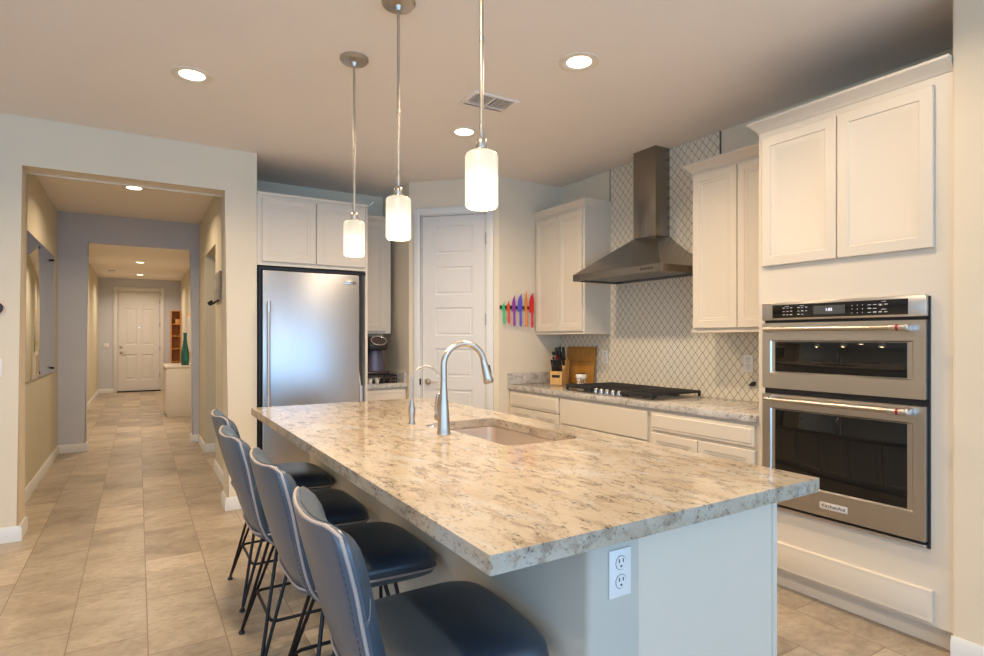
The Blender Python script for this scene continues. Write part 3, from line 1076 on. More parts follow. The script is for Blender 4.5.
def make_stool():
    root = empty('bar_stool', (0, 0, 0))
    nu, nv = 16, 22
    # outer shell
    mb = MB()
    us = [-1 + 2 * i / nu for i in range(nu + 1)]
    vs = [j / nv for j in range(nv + 1)]
    outer = [[back_pt(u, v) for u in us] for v in vs]

    def inner_pt(u, v):
        p = back_pt(u, v)
        th = 0.052 * (1 - abs(u) ** 6) ** 0.5 * (1 - max(0, (v - 0.80) / 0.20) ** 3) ** 0.6 if abs(u) < 1 and v < 1 else 0.0
        return p + Vector((0.018 + th, 0, 0.006 * v))
    rim = []
    inner = [[inner_pt(u, v) for u in us] for v in vs]
    # shell slab : outer face + offset face at +0.018
    shell2 = [[back_pt(u, v) + Vector((0.018, 0, 0.004 * v)) for u in us] for v in vs]

    def closed(A, B):
        mb_ = MB()
        VA = mb_.grid(A)
        VB = mb_.grid(B)
        h, k = len(A) - 1, len(A[0]) - 1
        for j in range(h):
            for c in (0, k):
                mb_.bm.faces.new((VA[j][c], VA[j + 1][c], VB[j + 1][c], VB[j][c]))
        for i in range(k):
            for r_ in (0, h):
                mb_.bm.faces.new((VA[r_][i], VA[r_][i + 1], VB[r_][i + 1], VB[r_][i]))
        return mb_
    sh = closed(outer, shell2).build('back_shell', MT['leather_shell'], root, smooth=70, label='slate grey leather back shell')
    pad = closed([[p + Vector((0.0004, 0, 0)) for p in row] for row in shell2], inner).build('back_cushion', MT['leather_shell'], root, smooth=70)
    # piping round the shell rim
    loop = [back_pt(-1, v) for v in vs[1:]] + [back_pt(u, 1) for u in us[1:-1]] + [back_pt(1, v) for v in reversed(vs[1:])]
    loop = [p + Vector((0.006, 0.002 * (1 if p.y > 0 else -1), 0.002)) for p in loop]
    MB().tube(loop, 0.0042, 8).build('piping', MT['piping'], sh, smooth=80)
    # stitched seams following the shell sides
    for s in (-1, 1):
        st = MB()
        for j in range(3, nv * 3 - 4):
            if j % 2:
                continue
            v0, v1 = j / (nv * 3), (j + 1.1) / (nv * 3)
            st.tube([back_pt(s * 0.94, v0) + Vector((-0.0008, 0, 0)), back_pt(s * 0.94, v1) + Vector((-0.0008, 0, 0))], 0.0007, 5)
        st.build('stitching', MT['stitch'], sh, smooth=80)
        # double curved stitch line on the side of the cushion
        st = MB()
        for dz in (0.0, 0.008):
            for k in range(9):
                t = k / 9
                a = inner_pt(s * 0.985, 0.62 + 0.10 * t * t) * t + back_pt(s, 0.62) * (1 - t) + Vector((0.010 * (1 - t), s * 0.0015, dz))
                t2 = t + 0.07
                b_ = inner_pt(s * 0.985, 0.62 + 0.10 * t2 * t2) * t2 + back_pt(s, 0.62) * (1 - t2) + Vector((0.010 * (1 - t2), s * 0.0015, dz))
                st.tube([a, b_], 0.0009, 5)
        st.build('stitching', MT['stitch2'], pad, smooth=80)
    # seat
    zt = 0.622
    n = 40
    def outline(scale, fr=1.0):
        pts = []
        x0, x1 = -0.215, 0.266
        for k in range(n):
            t = 2 * PI * k / n
            c, s_ = math.cos(t), math.sin(t)
            e_ = 0.42
            px = math.copysign(abs(c) ** e_, c)
            py = math.copysign(abs(s_) ** e_, s_)
            cx, hx = (x0 + x1) / 2, (x1 - x0) / 2
            hw = 0.222 + 0.014 * px
            pts.append((cx + hx * px * scale, hw * py * scale))
        return pts
    rows = []
    for sc, z in ((0.30, zt + 0.004), (0.6, zt + 0.003), (0.80, zt - 0.003), (0.92, zt - 0.013), (0.985, zt - 0.030), (1.0, zt - 0.048), (0.992, zt - 0.060)):
        rows.append([(x, y, z - 0.012 * max(0, (x - 0.12) / 0.14) ** 2) for x, y in outline(sc)])
    mb = MB()
    V = mb.grid(rows, closed_u=True)
    mb.bm.faces.new(V[0])
    mb.bm.faces.new(V[-1][::-1])
    seat = mb.build('seat', MT['leather'], root, smooth=80, label='navy leather padded seat')
    ring = [Vector((x, y, zt - 0.060 - 0.012 * max(0, (x - 0.12) / 0.14) ** 2)) for x, y in outline(1.002)]
    MB().tube(ring + [ring[0]], 0.004, 8, cap=False).build('piping', MT['piping'], seat, smooth=80)
    rows = []
    for sc, z in ((0.992, zt - 0.0605), (0.975, zt - 0.078), (0.90, zt - 0.090), (0.5, zt - 0.092)):
        rows.append([(x, y, z - 0.012 * max(0, (x - 0.12) / 0.14) ** 2) for x, y in outline(sc)])
    mb = MB()
    V = mb.grid(rows, closed_u=True)
    mb.bm.faces.new(V[0])
    mb.bm.faces.new(V[-1][::-1])
    mb.build('seat_base', MT['leather_shell'], root, smooth=80)
    # hairpin legs
    zf, ztop = 0.012, zt - 0.091
    for sx in (-1, 1):
        for sy in (-1, 1):
            fxp, fyp = sx * 0.205, sy * 0.218
            mb = MB()
            t1 = (sx * 0.115 + 0.02, sy * 0.055, ztop)
            t2 = (sx * 0.055 + 0.02, sy * 0.125, ztop)
            f0 = Vector((fxp, fyp, zf))
            a1_ = f0 + (Vector(t1) - f0) * 0.03
            a2_ = f0 + (Vector(t2) - f0) * 0.03
            mb.tube([t1, a1_, f0 + Vector((0, 0, 0.001)), a2_, t2], 0.0072, 8)
            leg = mb.build('leg', MT['blackmetal'], root, smooth=60)
            MB().lathe([(0, 0), (0.013, 0), (0.014, 0.006), (0.009, 0.014), (0, 0.016)], 14, (fxp, fyp)).build('foot_pad', MT['black'], leg)
    # mounting plate
    MB().box(-0.12, 0.16, -0.145, 0.145, ztop - 0.002, ztop + 0.004, 0.001).build('mounting_plate', MT['blackmetal'], root)
    # square footrest ring
    zr = 0.20
    r_ = 0.03
    hx, hy = 0.158, 0.168
    pts = [Vector((x + 0.008, y, zr)) for x, y in rounded(-hx, hx, -hy, hy, r_, 5)]
    pts.append(pts[0])
    MB().tube(pts, 0.0068, 8, cap=False).build('footrest', MT['blackmetal'], root, smooth=60)
    return root


stool = make_stool()
G = 'bar stools along the island'
spots = [(0.640, 3.245, 0, 'blue-grey leather bar stool farthest away, closest to the refrigerator'),
         (0.605, 2.585, 0, 'second bar stool from the refrigerator end of the island'),
         (0.632, 1.975, 0, 'third bar stool from the refrigerator, just behind the nearest one'),
         (0.628, 1.330, -3, 'nearest bar stool, its large seat at the near island corner')]
for i, (x, y, a, lab) in enumerate(spots):
    s_ = stool if i == 0 else copy_tree(stool)
    s_.location = (x, y, 0)
    s_.rotation_euler = (0, 0, R(a))
    tag(s_, lab, 'bar stool', G)

# ================================================================== FRIDGE WALL
# refrigerator: front at y = 4.835
fr_ = empty('refrigerator', (0.815, 4.86, 0), 0, 'tall stainless refrigerator with one long vertical bar handle', 'refrigerator')
MB().box(0.012, 0.815, 0.0, 0.66, 0.0, 1.885).build('body', MT['blackmetal'], fr_)
MB().box(0.0, 0.020, -0.022, 0.01, 0.02, 1.905).box(0.0, 0.884, -0.010, 0.0, 1.889, 1.912).build('trim_frame', MT['blackmetal'], fr_)
dr = MB().box(0.026, 0.815, -0.045, -0.002, 0.11, 1.882, 0.006, 3).build('door', MT['steel_fridge'], fr_)
MB().tube([(0.062, -0.100, 0.815), (0.062, -0.100, 1.62)], 0.0125, 18).build('handle', MT['nickel'], dr)
for z, za, zb_ in ((1.60, 1.545, 1.632), (0.83, 0.80, 0.885)):
    MB().tube([(0.062, -0.045, z), (0.062, -0.105, z)], 0.013, 14).tube([(0.062, -0.100, za), (0.062, -0.100, zb_)], 0.0155, 18).build('handle_bracket', MT['steel'], dr)
bd = MB().box(0.685, 0.785, -0.0475, -0.045, 1.800, 1.832, 0.001).build('badge', MT['steel'], dr)
text('badge_lettering', 'KitchenAid', 0.0215, MT['black'], bd, (0.735, -0.0478, 1.8175))
MB().box(0.03, 0.81, -0.02, 0.0, 0.012, 0.095, 0.002).build('toe_grille', MT['blackmetal'], fr_)

# folded item in the gap
fb = empty('folded_step_stool', (1.665, 4.90, 0), 0, 'folded white and pale blue item slotted between refrigerator and cabinet panel', 'folded stool')
mb = MB().tube([(0.006, 0, 0.0), (0.004, 0, 0.5), (0.0, 0.0, 0.92), (-0.010, 0.02, 1.05), (-0.014, 0.06, 1.09), (-0.012, 0.12, 1.06), (-0.010, 0.13, 0.9), (0.0, 0.16, 0.0)], 0.009, 10)
mb.build('hoop_frame', MT['trim'], fb, smooth=60)
MB().box(0.004, 0.026, 0.0, 0.22, 0.05, 0.92, 0.006).build('step_panel', plain('pale_blue_plastic', rgb(190, 200, 225), 0.4), fb)

# cabinet over the fridge with its tall end panel
oc = empty('over_fridge_cabinet', (0.808, 4.86, 0), 0, 'white two door cabinet above the refrigerator', 'cabinet')
Wc = 0.912
MB().box(0.0, Wc - 0.022, 0.0, 0.60, 1.925, 2.49).build('carcass', MT['cab'], oc)
ep = MB().box(0, 0.021, 0, 0.827, 0.0, 2.487, 0.001).build('cabinet_end_panel', MT['cab'], loc=(0.808 + Wc - 0.021, 4.858, 0))
tag(ep, 'full height white side panel between refrigerator and coffee nook', 'cabinet panel')
cab_door('cabinet_door', 0.035, 0.458, 1.955, 2.463, 0.0, oc)
cab_door('cabinet_door', 0.464, 0.885, 1.955, 2.463, 0.0, oc)
MB().box(0.0, Wc, -0.012, 0.10, 2.490, 2.512, 0.003).build('top_moulding', MT['cab'], oc)
stk = MB().tube([(0, 0, 0), (0.065, -0.02, 0.055)], 0.0045, 8).build('white_stick', MT['trim'], loc=(1.722, 4.91, 2.496))
tag(stk, 'short white stick poking out at the top corner of the refrigerator cabinet', 'stick')

# coffee nook
nk = empty('nook_wall_cabinet', (1.722, 5.36, 0), 0, 'tall white wall cabinet above the coffee maker', 'cabinet')
MB().box(0.001, 0.412, 0.0, 0.329, 1.385, 2.50).build('carcass', MT['cab'], nk)
cab_door('cabinet_door', 0.006, 0.355, 1.405, 2.475, 0.0, nk)
sweep_profile([(0.001, 0.0), (0.412, 0.0), (0.412, 0.328)], [(0, 2.48), (0.004, 2.48), (0.012, 2.495), (0.028, 2.515), (0.032, 2.53), (0, 2.53)]).build('crown', MT['cab'], nk, smooth=30)
nb = empty('nook_base_cabinet', (1.722, 5.07, 0), 0, 'white base cabinet under the coffee counter', 'cabinet')
MB().box(0.001, 0.452, 0.0, 0.60, 0.10, 0.873).box(0.001, 0.452, 0.06, 0.60, 0.0, 0.10).build('carcass', MT['cab'], nb)
cab_door('drawer', 0.03, 0.43, 0.70, 0.855, 0.0, nb, rings=[(0.03, 0), (0.034, 0.004)])
cab_door('cabinet_door', 0.03, 0.43, 0.115, 0.69, 0.0, nb)
nc = empty('nook_countertop', (1.7215, 5.035, 0), 0, 'small speckled granite counter under the coffee maker', 'countertop')
MB().box(0.0, 0.455, 0.0, 0.654, 0.874, 0.914, 0.003).build('slab', MT['granite2'], nc)
up = MB().box(0.433, 0.4555, 0.03, 0.654, 0, 0.098, 0.002).box(0.0, 0.434, 0.634, 0.654, 0, 0.098, 0.002).build('granite_upstand', MT['granite2'], loc=(1.7215, 5.035, 0.9142))
tag(up, 'low granite upstand at the wall behind the coffee maker', 'upstand')

# pod drawer
pdw = empty('pod_drawer', (1.80, 5.12, ZT), 0, 'wire drawer of coffee pods under the coffee maker', 'pod drawer')
MB().box(0.0, 0.30, 0.0, 0.34, 0.070, 0.078, 0.002).build('top_plate', MT['blackmetal'], pdw)
mb = MB()
for z in (0.006, 0.035, 0.064):
    mb.tube([(0, 0, z), (0.30, 0, z)], 0.003, 8).tube([(0, 0, z), (0, 0.34, z)], 0.003, 8).tube([(0.30, 0, z), (0.30, 0.34, z)], 0.003, 8)
for x in (0, 0.06, 0.12, 0.18, 0.24, 0.30):
    mb.tube([(x, 0, 0), (x, 0, 0.07)], 0.003, 8)
mb.box(0, 0.3, 0, 0.34, 0.0, 0.003)
mb.build('wire_basket', MT['blackmetal'], pdw)
podc = [plain('pod_white', rgb(225, 222, 215), 0.4), plain('pod_white_b', rgb(215, 208, 196), 0.4), plain('pod_dark', rgb(40, 34, 34), 0.4), plain('pod_brown', rgb(70, 48, 36), 0.4)]
POD_LABELS = ['white coffee pod at the drawer front, next to the refrigerator side', 'off-white coffee pod, second along the drawer front', 'dark coffee pod, third along the drawer front', 'brown coffee pod at the wall end of the drawer front']
for k in range(4):
    p = MB().lathe([(0, 0), (0.017, 0), (0.0225, 0.040), (0.025, 0.042), (0.025, 0.044), (0, 0.044)], 18)
    p = p.build('coffee_pod', podc[k], loc=(1.83 + k * 0.066, 5.102, ZT + 0.0035))
    tag(p, POD_LABELS[k], 'coffee pod', 'coffee pods in the wire drawer')

# coffee maker
cm = empty('coffee_maker', (1.935, 5.27, ZT + 0.0785), 0, 'dark grey single-serve coffee maker with rounded silver-rimmed head', 'coffee maker')
cm.scale = (1.18, 1.0, 0.97)
m_cm = plain('coffee_maker_grey', rgb(104, 100, 118), 0.3, 0.4)
MB().box(-0.10, 0.10, -0.10, 0.16, 0.0, 0.035, 0.012, 3).build('drip_tray', plain('tray_brown', rgb(70, 52, 50), 0.35), cm)
mb = MB()
mb.lathe([(0, 0.0355), (0.088, 0.0355), (0.080, 0.10), (0.066, 0.20), (0.062, 0.235), (0, 0.235)], 30, (0.012, 0.03))
mb.build('body', m_cm, cm, smooth=40)
MB().box(-0.112, -0.060, -0.02, 0.15, 0.0355, 0.345, 0.014, 3).build('water_tank', plain('smoked_tank', rgb(30, 30, 38), 0.15), cm)
mb = MB().prism([(-0.092, 0.235), (0.15, 0.235), (0.15, 0.36), (0.02, 0.375), (-0.05, 0.355), (-0.10, 0.29)], 0, -0.075, 0.085, 0.018, None, 3)
hd_ = mb.build('head', MT['black'], cm, smooth=50)
tilt = Matrix.Translation((0.012, -0.068, 0.325)) @ Matrix.Rotation(R(52), 4, 'X')
rim_pts = [tilt @ Vector((0.062 * math.copysign(abs(math.cos(t)) ** 0.8, math.cos(t)), 0.052 * math.sin(t), 0.012)) for t in [2 * PI * k / 28 for k in range(29)]]
MB().tube(rim_pts, 0.006, 8, cap=False).build('silver_rim', MT['chrome'], hd_, smooth=60)
MB().lathe([(0, 0.0), (0.054, 0.0), (0.052, 0.014), (0, 0.018)], 24, mat=tilt).build('lid_panel', plain('lid_brown', rgb(74, 58, 54), 0.3), hd_, smooth=50)

# ================================================================== COOKTOP WALL
# everything faces -X; local x runs toward -Y, local -y toward -X
def cooktop_root(name, y_start, xface, label, cat, group=None):
    return empty(name, (xface, y_start, 0), FACE_X, label, cat, group)


GB = 'white base cabinets under the cooktop counter'
XB = 2.915
dep = XW - XB - 0.001
units = [(4.388, 0.745, 'white base cabinet at the pantry end of the cooktop counter'),
         (3.642, 0.946, 'white base cabinet with wide blank front under the cooktop'),
         (2.695, 0.790, 'white base cabinet beside the oven tower, with one wide drawer')]
for k, (ys, wd, lab) in enumerate(units):
    u = cooktop_root('base_cabinet', ys, XB, lab, 'cabinet', GB)
    MB().box(0, wd, 0.0, dep, 0.10, 0.872).box(0, wd, 0.06, dep, 0.0, 0.10).build('carcass', MT['cab'], u)
    if k == 1:
        cab_door('false_front', 0.010, wd - 0.012, 0.655, 0.848, 0.0, u, rings=SMALL_RINGS[:1])
        cab_door('cabinet_door', 0.010, wd / 2 - 0.003, 0.12, 0.645, 0.0, u)
        cab_door('cabinet_door', wd / 2 + 0.003, wd - 0.012, 0.12, 0.645, 0.0, u)
    else:
        cab_door('drawer', 0.022, wd - 0.016, 0.735 if k == 2 else 0.725, 0.852, 0.0, u, rings=DRAWER_RINGS)
        cab_door('cabinet_door', 0.022, wd / 2 - 0.003, 0.12, 0.715, 0.0, u)
        cab_door('cabinet_door', wd / 2 + 0.003, wd - 0.016, 0.12, 0.715, 0.0, u)
ct = empty('cooktop_countertop', (2.885, 1.905, 0), 0, 'speckled grey granite counter along the tiled cooktop wall', 'countertop')
MB().box(0, XW - 0.010 - 2.885, 0, 4.389 - 1.905, 0.873, 0.914, 0.003).build('slab', MT['granite2'], ct)
up = MB().box(0.0, XW - 0.010 - 2.885, 0, 0.0215, 0, 0.102, 0.002).build('granite_upstand', MT['granite2'], loc=(2.885, 4.367, 0.9142))
tag(up, 'low speckled granite upstand on the wall under the knife strip', 'upstand')

CROWN = [(0, 0.0), (0.004, 0.0), (0.010, 0.012), (0.014, 0.016), (0.030, 0.034), (0.044, 0.044), (0.048, 0.048), (0.048, 0.060), (0.0, 0.060)]


def crown(parent, path, z0, k=1.0):
    return sweep_profile(path, [(o_ * k, z0 + z_) for o_, z_ in CROWN]).build('crown', MT['cab'], parent, smooth=30)


# left wall cabinet
xu = 3.190
du = XW - xu - 0.0095
xl = 3.214
u = cooktop_root('wall_cabinet', 4.388, xl, 'white two door wall cabinet between knife strip and hood', 'cabinet', 'wall cabinets either side of the hood')
dl = XW - xl - 0.0095
wd = 4.388 - 3.697
MB().box(0, wd, 0, dl, 1.385, 2.46).build('carcass', MT['cab'], u)
cab_door('cabinet_door', 0.012, wd / 2 - 0.003, 1.400, 2.435, 0.0, u)
cab_door('cabinet_door', wd / 2 + 0.003, wd - 0.022, 1.400, 2.435, 0.0, u)
crown(u, [(0.0, 0.0), (wd, 0.0), (wd, dl)], 2.460, 0.75)
MB().box(0, wd + 0.002, -0.004, dl, 1.373, 1.385, 0.002).build('light_rail', MT['cab'], u)
# right wall cabinet
u = cooktop_root('wall_cabinet', 2.572, xu, 'white wall cabinet between hood and oven tower', 'cabinet', 'wall cabinets either side of the hood')
wd = 2.572 - 1.906
MB().box(0, wd, 0, du, 1.390, 2.46).build('carcass', MT['cab'], u)
cab_door('cabinet_door', 0.016, 0.345, 1.405, 2.425, 0.0, u)
cab_door('cabinet_door', 0.351, wd - 0.012, 1.405, 2.425, 0.0, u)
crown(u, [(0.0, du), (0.0, 0.0), (wd, 0.0)], 2.446)
MB().box(-0.002, wd, -0.004, du, 1.376, 1.390, 0.002).build('light_rail', MT['cab'], u)

# oven tower
xt = 2.908
ytop = 1.903
u = cooktop_root('oven_tower_cabinet', ytop, xt, 'tall white cabinet tower built around the double oven', 'cabinet')
wd = ytop - 1.019
dt = XW - xt - 0.001
mb = MB()
mb.box(0, 0.02, 0.02, dt, 0.10, 2.466)
mb.box(wd - 0.02, wd, 0.02, dt, 0.10, 2.466)
mb.box(0.02, wd - 0.02, dt - 0.02, dt, 0.10, 2.466)
mb.box(0.02, wd - 0.02, 0.02, dt - 0.02, 0.40, 0.42)
mb.box(0.02, wd - 0.02, 0.02, dt - 0.02, 1.54, 1.56)
mb.box(0, wd, 0.055, 0.075, 0.0, 0.10)
mb.build('carcass', MT['cab'], u)
# face frame with the oven opening: oven spans local x 0.060..0.830
ox0, ox1, oz0, oz1 = 0.046, 0.797, 0.435, 1.520
mb = MB()
mb.prism([(0, 0.10), (wd, 0.10), (wd, 2.466), (0, 2.466)], 1, 0.0, 0.02) if False else None
mb.box(0, ox0, 0, 0.02, 0.10, 2.466)
mb.box(ox1, wd, 0, 0.02, 0.10, 2.466)
mb.box(ox0, ox1, 0, 0.02, 0.10, oz0)
mb.box(ox0, ox1, 0, 0.02, oz1, 2.466)
mb.build('face_frame', MT['cab'], u)
BIG_RINGS = [(0.012, 0), (0.050, 0.0), (0.054, 0.005), (0.072, 0.006), (0.090, 0.012)]
cab_door('cabinet_door', 0.028, 0.417, 1.728, 2.425, 0.0, u, rings=BIG_RINGS)
cab_door('cabinet_door', 0.423, 0.818, 1.728, 2.425, 0.0, u, rings=BIG_RINGS)
cab_door('drawer', 0.02, 0.815, 0.118, 0.256, 0.0, u, rings=[(0.012, 0.0), (0.024, -0.004)])
crown(u, [(0.0, dt), (0.0, 0.0), (wd, 0.0)], 2.462, 0.95)

# double wall oven
ov = cooktop_root('wall_oven', ytop - 0.041, xt - 0.0005, 'stainless built-in microwave and oven combination with two bar handles', 'oven')
wo = 0.763
MB().box(0.010, wo - 0.016, 0.004, 0.52, 0.438, 1.516).box(0.0, wo, -0.006, -0.0004, 0.430, 1.522).build('housing', MT['black'], ov)
cp = MB().box(0.0, wo - 0.004, -0.034, -0.007, 1.434, 1.527, 0.003).build('control_panel', MT['steel'], ov)
MB().box(0.060, wo - 0.072, -0.0355, -0.0341, 1.444, 1.514, 0.0006).build('control_glass', MT['ovenglass'], cp)
ds = MB().box(0.278, 0.428, -0.0362, -0.0356, 1.458, 1.500).build('display', MT['display'], cp)
text('clock_digits', '1:05', 0.020, MT['digits'], ds, (0.353, -0.0366, 1.479))
ic = MB()
rnd = random.Random(3)


def icon(x, z, w_=0.012, h=0.0035):
    ic.box(x, x + w_, -0.0361, -0.0356, z, z + h)


for bx in (0.118, 0.196):
    icon(bx + 0.012, 1.5035, 0.022, 0.002)
    for r_ in range(3):
        for c_ in range(3 if not (bx > 0.15 and r_ == 2) else 2):
            icon(bx + c_ * 0.020, 1.494 - r_ * 0.0175, 0.011, 0.004 if rnd.random() < 0.5 else 0.0025)
for r_ in range(3):
    for c_ in range(3):
        icon(0.458 + c_ * 0.023, 1.492 - r_ * 0.0175, 0.003, 0.004)
for bx, n_ in ((0.528, 4),):
    for r_ in range(3):
        for c_ in range(n_ if r_ != 1 else 2):
            icon(bx + c_ * 0.023, 1.492 - r_ * 0.0175, 0.014, 0.005 if rnd.random() < 0.5 else 0.003)
icon(0.585, 1.505, 0.020, 0.002)
icon(0.585, 1.470, 0.020, 0.002)
ic.build('control_icons', plain('icon_print', rgb(200, 200, 200), 0.5), cp)


def oven_door(z0, z1, gz0, gz1, hz):
    mb = MB()
    x0, x1 = 0.003, wo - 0.008
    panel(mb, x0, x1, z0, z1, -0.007, -0.036, [(0.004, 0.006), (0.006, 0.008)], [(0.048, wo - 0.052, gz0 - 0.008, gz1 + 0.008)])
    d = mb.build('oven_door', MT['steel'], ov, smooth=20)
    MB().box(0.072, wo - 0.078, -0.030, -0.0281, gz0, gz1, 0.0004).build('window', MT['ovenglass'], d)
    hx0_, hx1_ = 0.048, wo - 0.062
    MB().tube([(hx0_ + 0.012, -0.088, hz), (hx1_ - 0.055, -0.088, hz)], 0.0115, 18).build('handle', MT['nickel'], d, smooth=50)
    for xx, s in ((hx0_, 1), (hx1_, -1)):
        eb = MB()
        eb.tube([(xx, -0.088, hz), (xx + s * (0.028 if s > 0 else 0.062), -0.088, hz)], 0.0135, 18)
        eb.prism([(-0.095, hz - 0.013), (-0.095, hz + 0.013), (-0.036, hz + 0.016), (-0.036, hz - 0.020)], 0, xx - 0.004, xx + 0.012, 0.002, None, 1)
        eb.build('handle_bracket', MT['steel'], d, smooth=50)
    MB().tube([(hx1_ - 0.034, -0.088, hz), (hx1_ - 0.024, -0.088, hz)], 0.0140, 18).build('handle_medallion', MT['red'], d, smooth=50)
    return d


oven_door(1.074, 1.419, 1.163, 1.320, 1.386)
d2 = oven_door(0.462, 1.043, 0.588, 0.962, 1.018)
bdg = MB().box(0.310, 0.440, -0.0385, -0.0362, 0.500, 0.532, 0.0008).build('badge', plain('badge_silver', rgb(225, 220, 215), 0.35, 0.3), d2)
text('badge_lettering', 'KitchenAid', 0.0235, MT['black'], bdg, (0.375, -0.0388, 0.5165), sx=1.05)
MB().box(0.003, wo - 0.008, -0.030, -0.007, 0.436, 0.448, 0.002).build('lower_trim', MT['steel'], ov)

# range hood
hd = cooktop_root('range_hood', 3.160, XW, 'stainless pyramid range hood with square chimney up to the ceiling', 'range hood')
hw, hp = 0.462, 0.497
z0, z1, z2 = 1.800, 1.852, 2.125
cw, cp_ = 0.115, 0.165
mb = MB()
# lip, open below
y_b = -0.0095
rows = [[(-hw, y_b, z0), (hw, y_b, z0), (hw, -hp, z0), (-hw, -hp, z0)],
        [(-hw, y_b, z1), (hw, y_b, z1), (hw, -hp, z1), (-hw, -hp, z1)],
        [(-cw, y_b, z2), (cw, y_b, z2), (cw, -cp_, z2), (-cw, -cp_, z2)]]
V = mb.grid(rows, closed_u=True)
mb.bm.faces.new(V[-1])
i_ = 0.018
r0 = [mb.bm.verts.new(p) for p in ((-hw + i_, y_b - i_, z0), (hw - i_, y_b - i_, z0), (hw - i_, -hp + i_, z0), (-hw + i_, -hp + i_, z0))]
r1 = [mb.bm.verts.new(p) for p in ((-hw + i_, y_b - i_, z0 + 0.03), (hw - i_, y_b - i_, z0 + 0.03), (hw - i_, -hp + i_, z0 + 0.03), (-hw + i_, -hp + i_, z0 + 0.03))]
for k in range(4):
    mb.bm.faces.new((V[0][k], V[0][(k + 1) % 4], r0[(k + 1) % 4], r0[k]))
    mb.bm.faces.new((r0[k], r0[(k + 1) % 4], r1[(k + 1) % 4], r1[k]))
mb.bm.faces.new(r1)
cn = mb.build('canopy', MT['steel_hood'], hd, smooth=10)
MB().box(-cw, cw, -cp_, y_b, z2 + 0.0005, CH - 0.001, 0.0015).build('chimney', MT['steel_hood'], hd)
mb = MB()
for k in range(3):
    xa = -hw + 0.03 + k * 0.291
    mb.box(xa, xa + 0.283, -hp + 0.04, y_b - 0.05, z0 + 0.018, z0 + 0.029)
    for j in range(9):
        mb.box(xa + 0.01 + j * 0.03, xa + 0.022 + j * 0.03, -hp + 0.05, y_b - 0.06, z0 + 0.013, z0 + 0.018)
mb.build('baffle_filter', MT['steel'], hd)
mb = MB()
for k in range(5):
    mb.box(0.275 + k * 0.024, 0.289 + k * 0.024, -hp - 0.002, -hp, 1.820, 1.832, 0.0008)
mb.build('control_buttons', MT['black'], cn)

# cooktop
ck = cooktop_root('gas_cooktop', 3.632, 2.925, 'stainless gas cooktop with black cast iron grates and front knobs', 'cooktop')
MB().box(0, 0.945, 0, 0.53, 0.9145, 0.922, 0.003).build('steel_plate', MT['steel'], ck)
for gx in (0.015, 0.326, 0.637):
    mb = MB()
    gw, gd, gz = 0.293, 0.46, 0.964
    y0 = 0.100 if gx == 0.326 else 0.025
    y1 = 0.510
    b_ = 0.006
    for yy in (y0, y1):
        mb.box(gx, gx + gw, yy - b_, yy + b_, gz - 0.022, gz, 0.003)
    for xx in (gx + b_, gx + gw - b_):
        mb.box(xx - b_, xx + b_, y0, y1, gz - 0.018, gz, 0.003)
    nb_ = 9
    for k in range(1, nb_):
        xx = gx + gw * k / nb_
        mb.box(xx - 0.0045, xx + 0.0045, y0, y1, gz - 0.010, gz + 0.001, 0.002)
    for yy in (y0 + (y1 - y0) * 0.33, y0 + (y1 - y0) * 0.66):
        mb.box(gx, gx + gw, yy - 0.005, yy + 0.005, gz - 0.012, gz - 0.001, 0.002)
    for xx in (gx + 0.008, gx + gw - 0.008):
        for yy in (y0 + 0.004, y1 - 0.004):
            mb.box(xx - 0.008, xx + 0.008, yy - 0.008, yy + 0.008, 0.9225, gz - 0.012, 0.002)
    mb.build('grate', MT['iron'], ck)
for x, y, r_ in ((0.16, 0.15, 0.045), (0.16, 0.39, 0.038), (0.472, 0.31, 0.058), (0.785, 0.15, 0.045), (0.785, 0.39, 0.038)):
    bz = 0.9222
    MB().lathe([(0, bz), (r_ + 0.008, bz), (r_ + 0.006, bz + 0.010), (r_, bz + 0.011), (r_, bz + 0.020), (r_ - 0.006, bz + 0.023), (0, bz + 0.023)], 26, (x, y)).build('burner', MT['iron'], ck)
for k in range(5):
    x = 0.345 + k * 0.062
    MB().lathe([(0, 0.9225), (0.021, 0.9225), (0.021, 0.928), (0.017, 0.932), (0.015, 0.954), (0.013, 0.957), (0, 0.957)], 22, (x, 0.042)).build('knob', MT['chrome'], ck)

# cutting board leaning on the tile
cbd = empty('cutting_board', (3.455, 4.060, ZT), 0, 'thick brown wooden cutting board leaning on the lantern tile', 'cutting board')
mb = MB()
mb.box(-0.011, 0.011, -0.195, 0.195, 0, 0.345, 0.004)
bo = mb.build('board', MT['wood_board'], cbd)
bo.rotation_euler = (0, R(6), 0)
bo.location = (0.0, 0, 0.003)
gv = MB().box(-0.0115, -0.0108, -0.19, 0.19, 0.205, 0.209).build('groove', plain('board_groove', rgb(110, 68, 24), 0.6), bo)

# ceramic travel cup
cu = empty('coffee_cup', (3.335, 3.885, ZT), 0, 'white ceramic cup with brown scroll pattern before the cutting board', 'cup')
m, nt, b_s = new_mat('scroll_ceramic')
v_ = coords(nt, scale=(1, 1, 1))
wv = N(nt, 'ShaderNodeTexVoronoi', feature='DISTANCE_TO_EDGE')
wv.inputs['Scale'].default_value = 34
nt.links.new(v_, wv.inputs['Vector'])
tc_ = N(nt, 'ShaderNodeTexCoord')
sp_ = N(nt, 'ShaderNodeSeparateXYZ')
nt.links.new(tc_.outputs['Object'], sp_.inputs[0])
mask = M_(nt, 'MULTIPLY', M_(nt, 'LESS_THAN', wv.outputs[0], 0.10), M_(nt, 'MULTIPLY', M_(nt, 'GREATER_THAN', sp_.outputs[2], 0.018), M_(nt, 'LESS_THAN', sp_.outputs[2], 0.072)))
nt.links.new(mixc(nt, mask, rgb(228, 222, 214), rgb(150, 112, 76)), b_s.inputs['Base Color'])
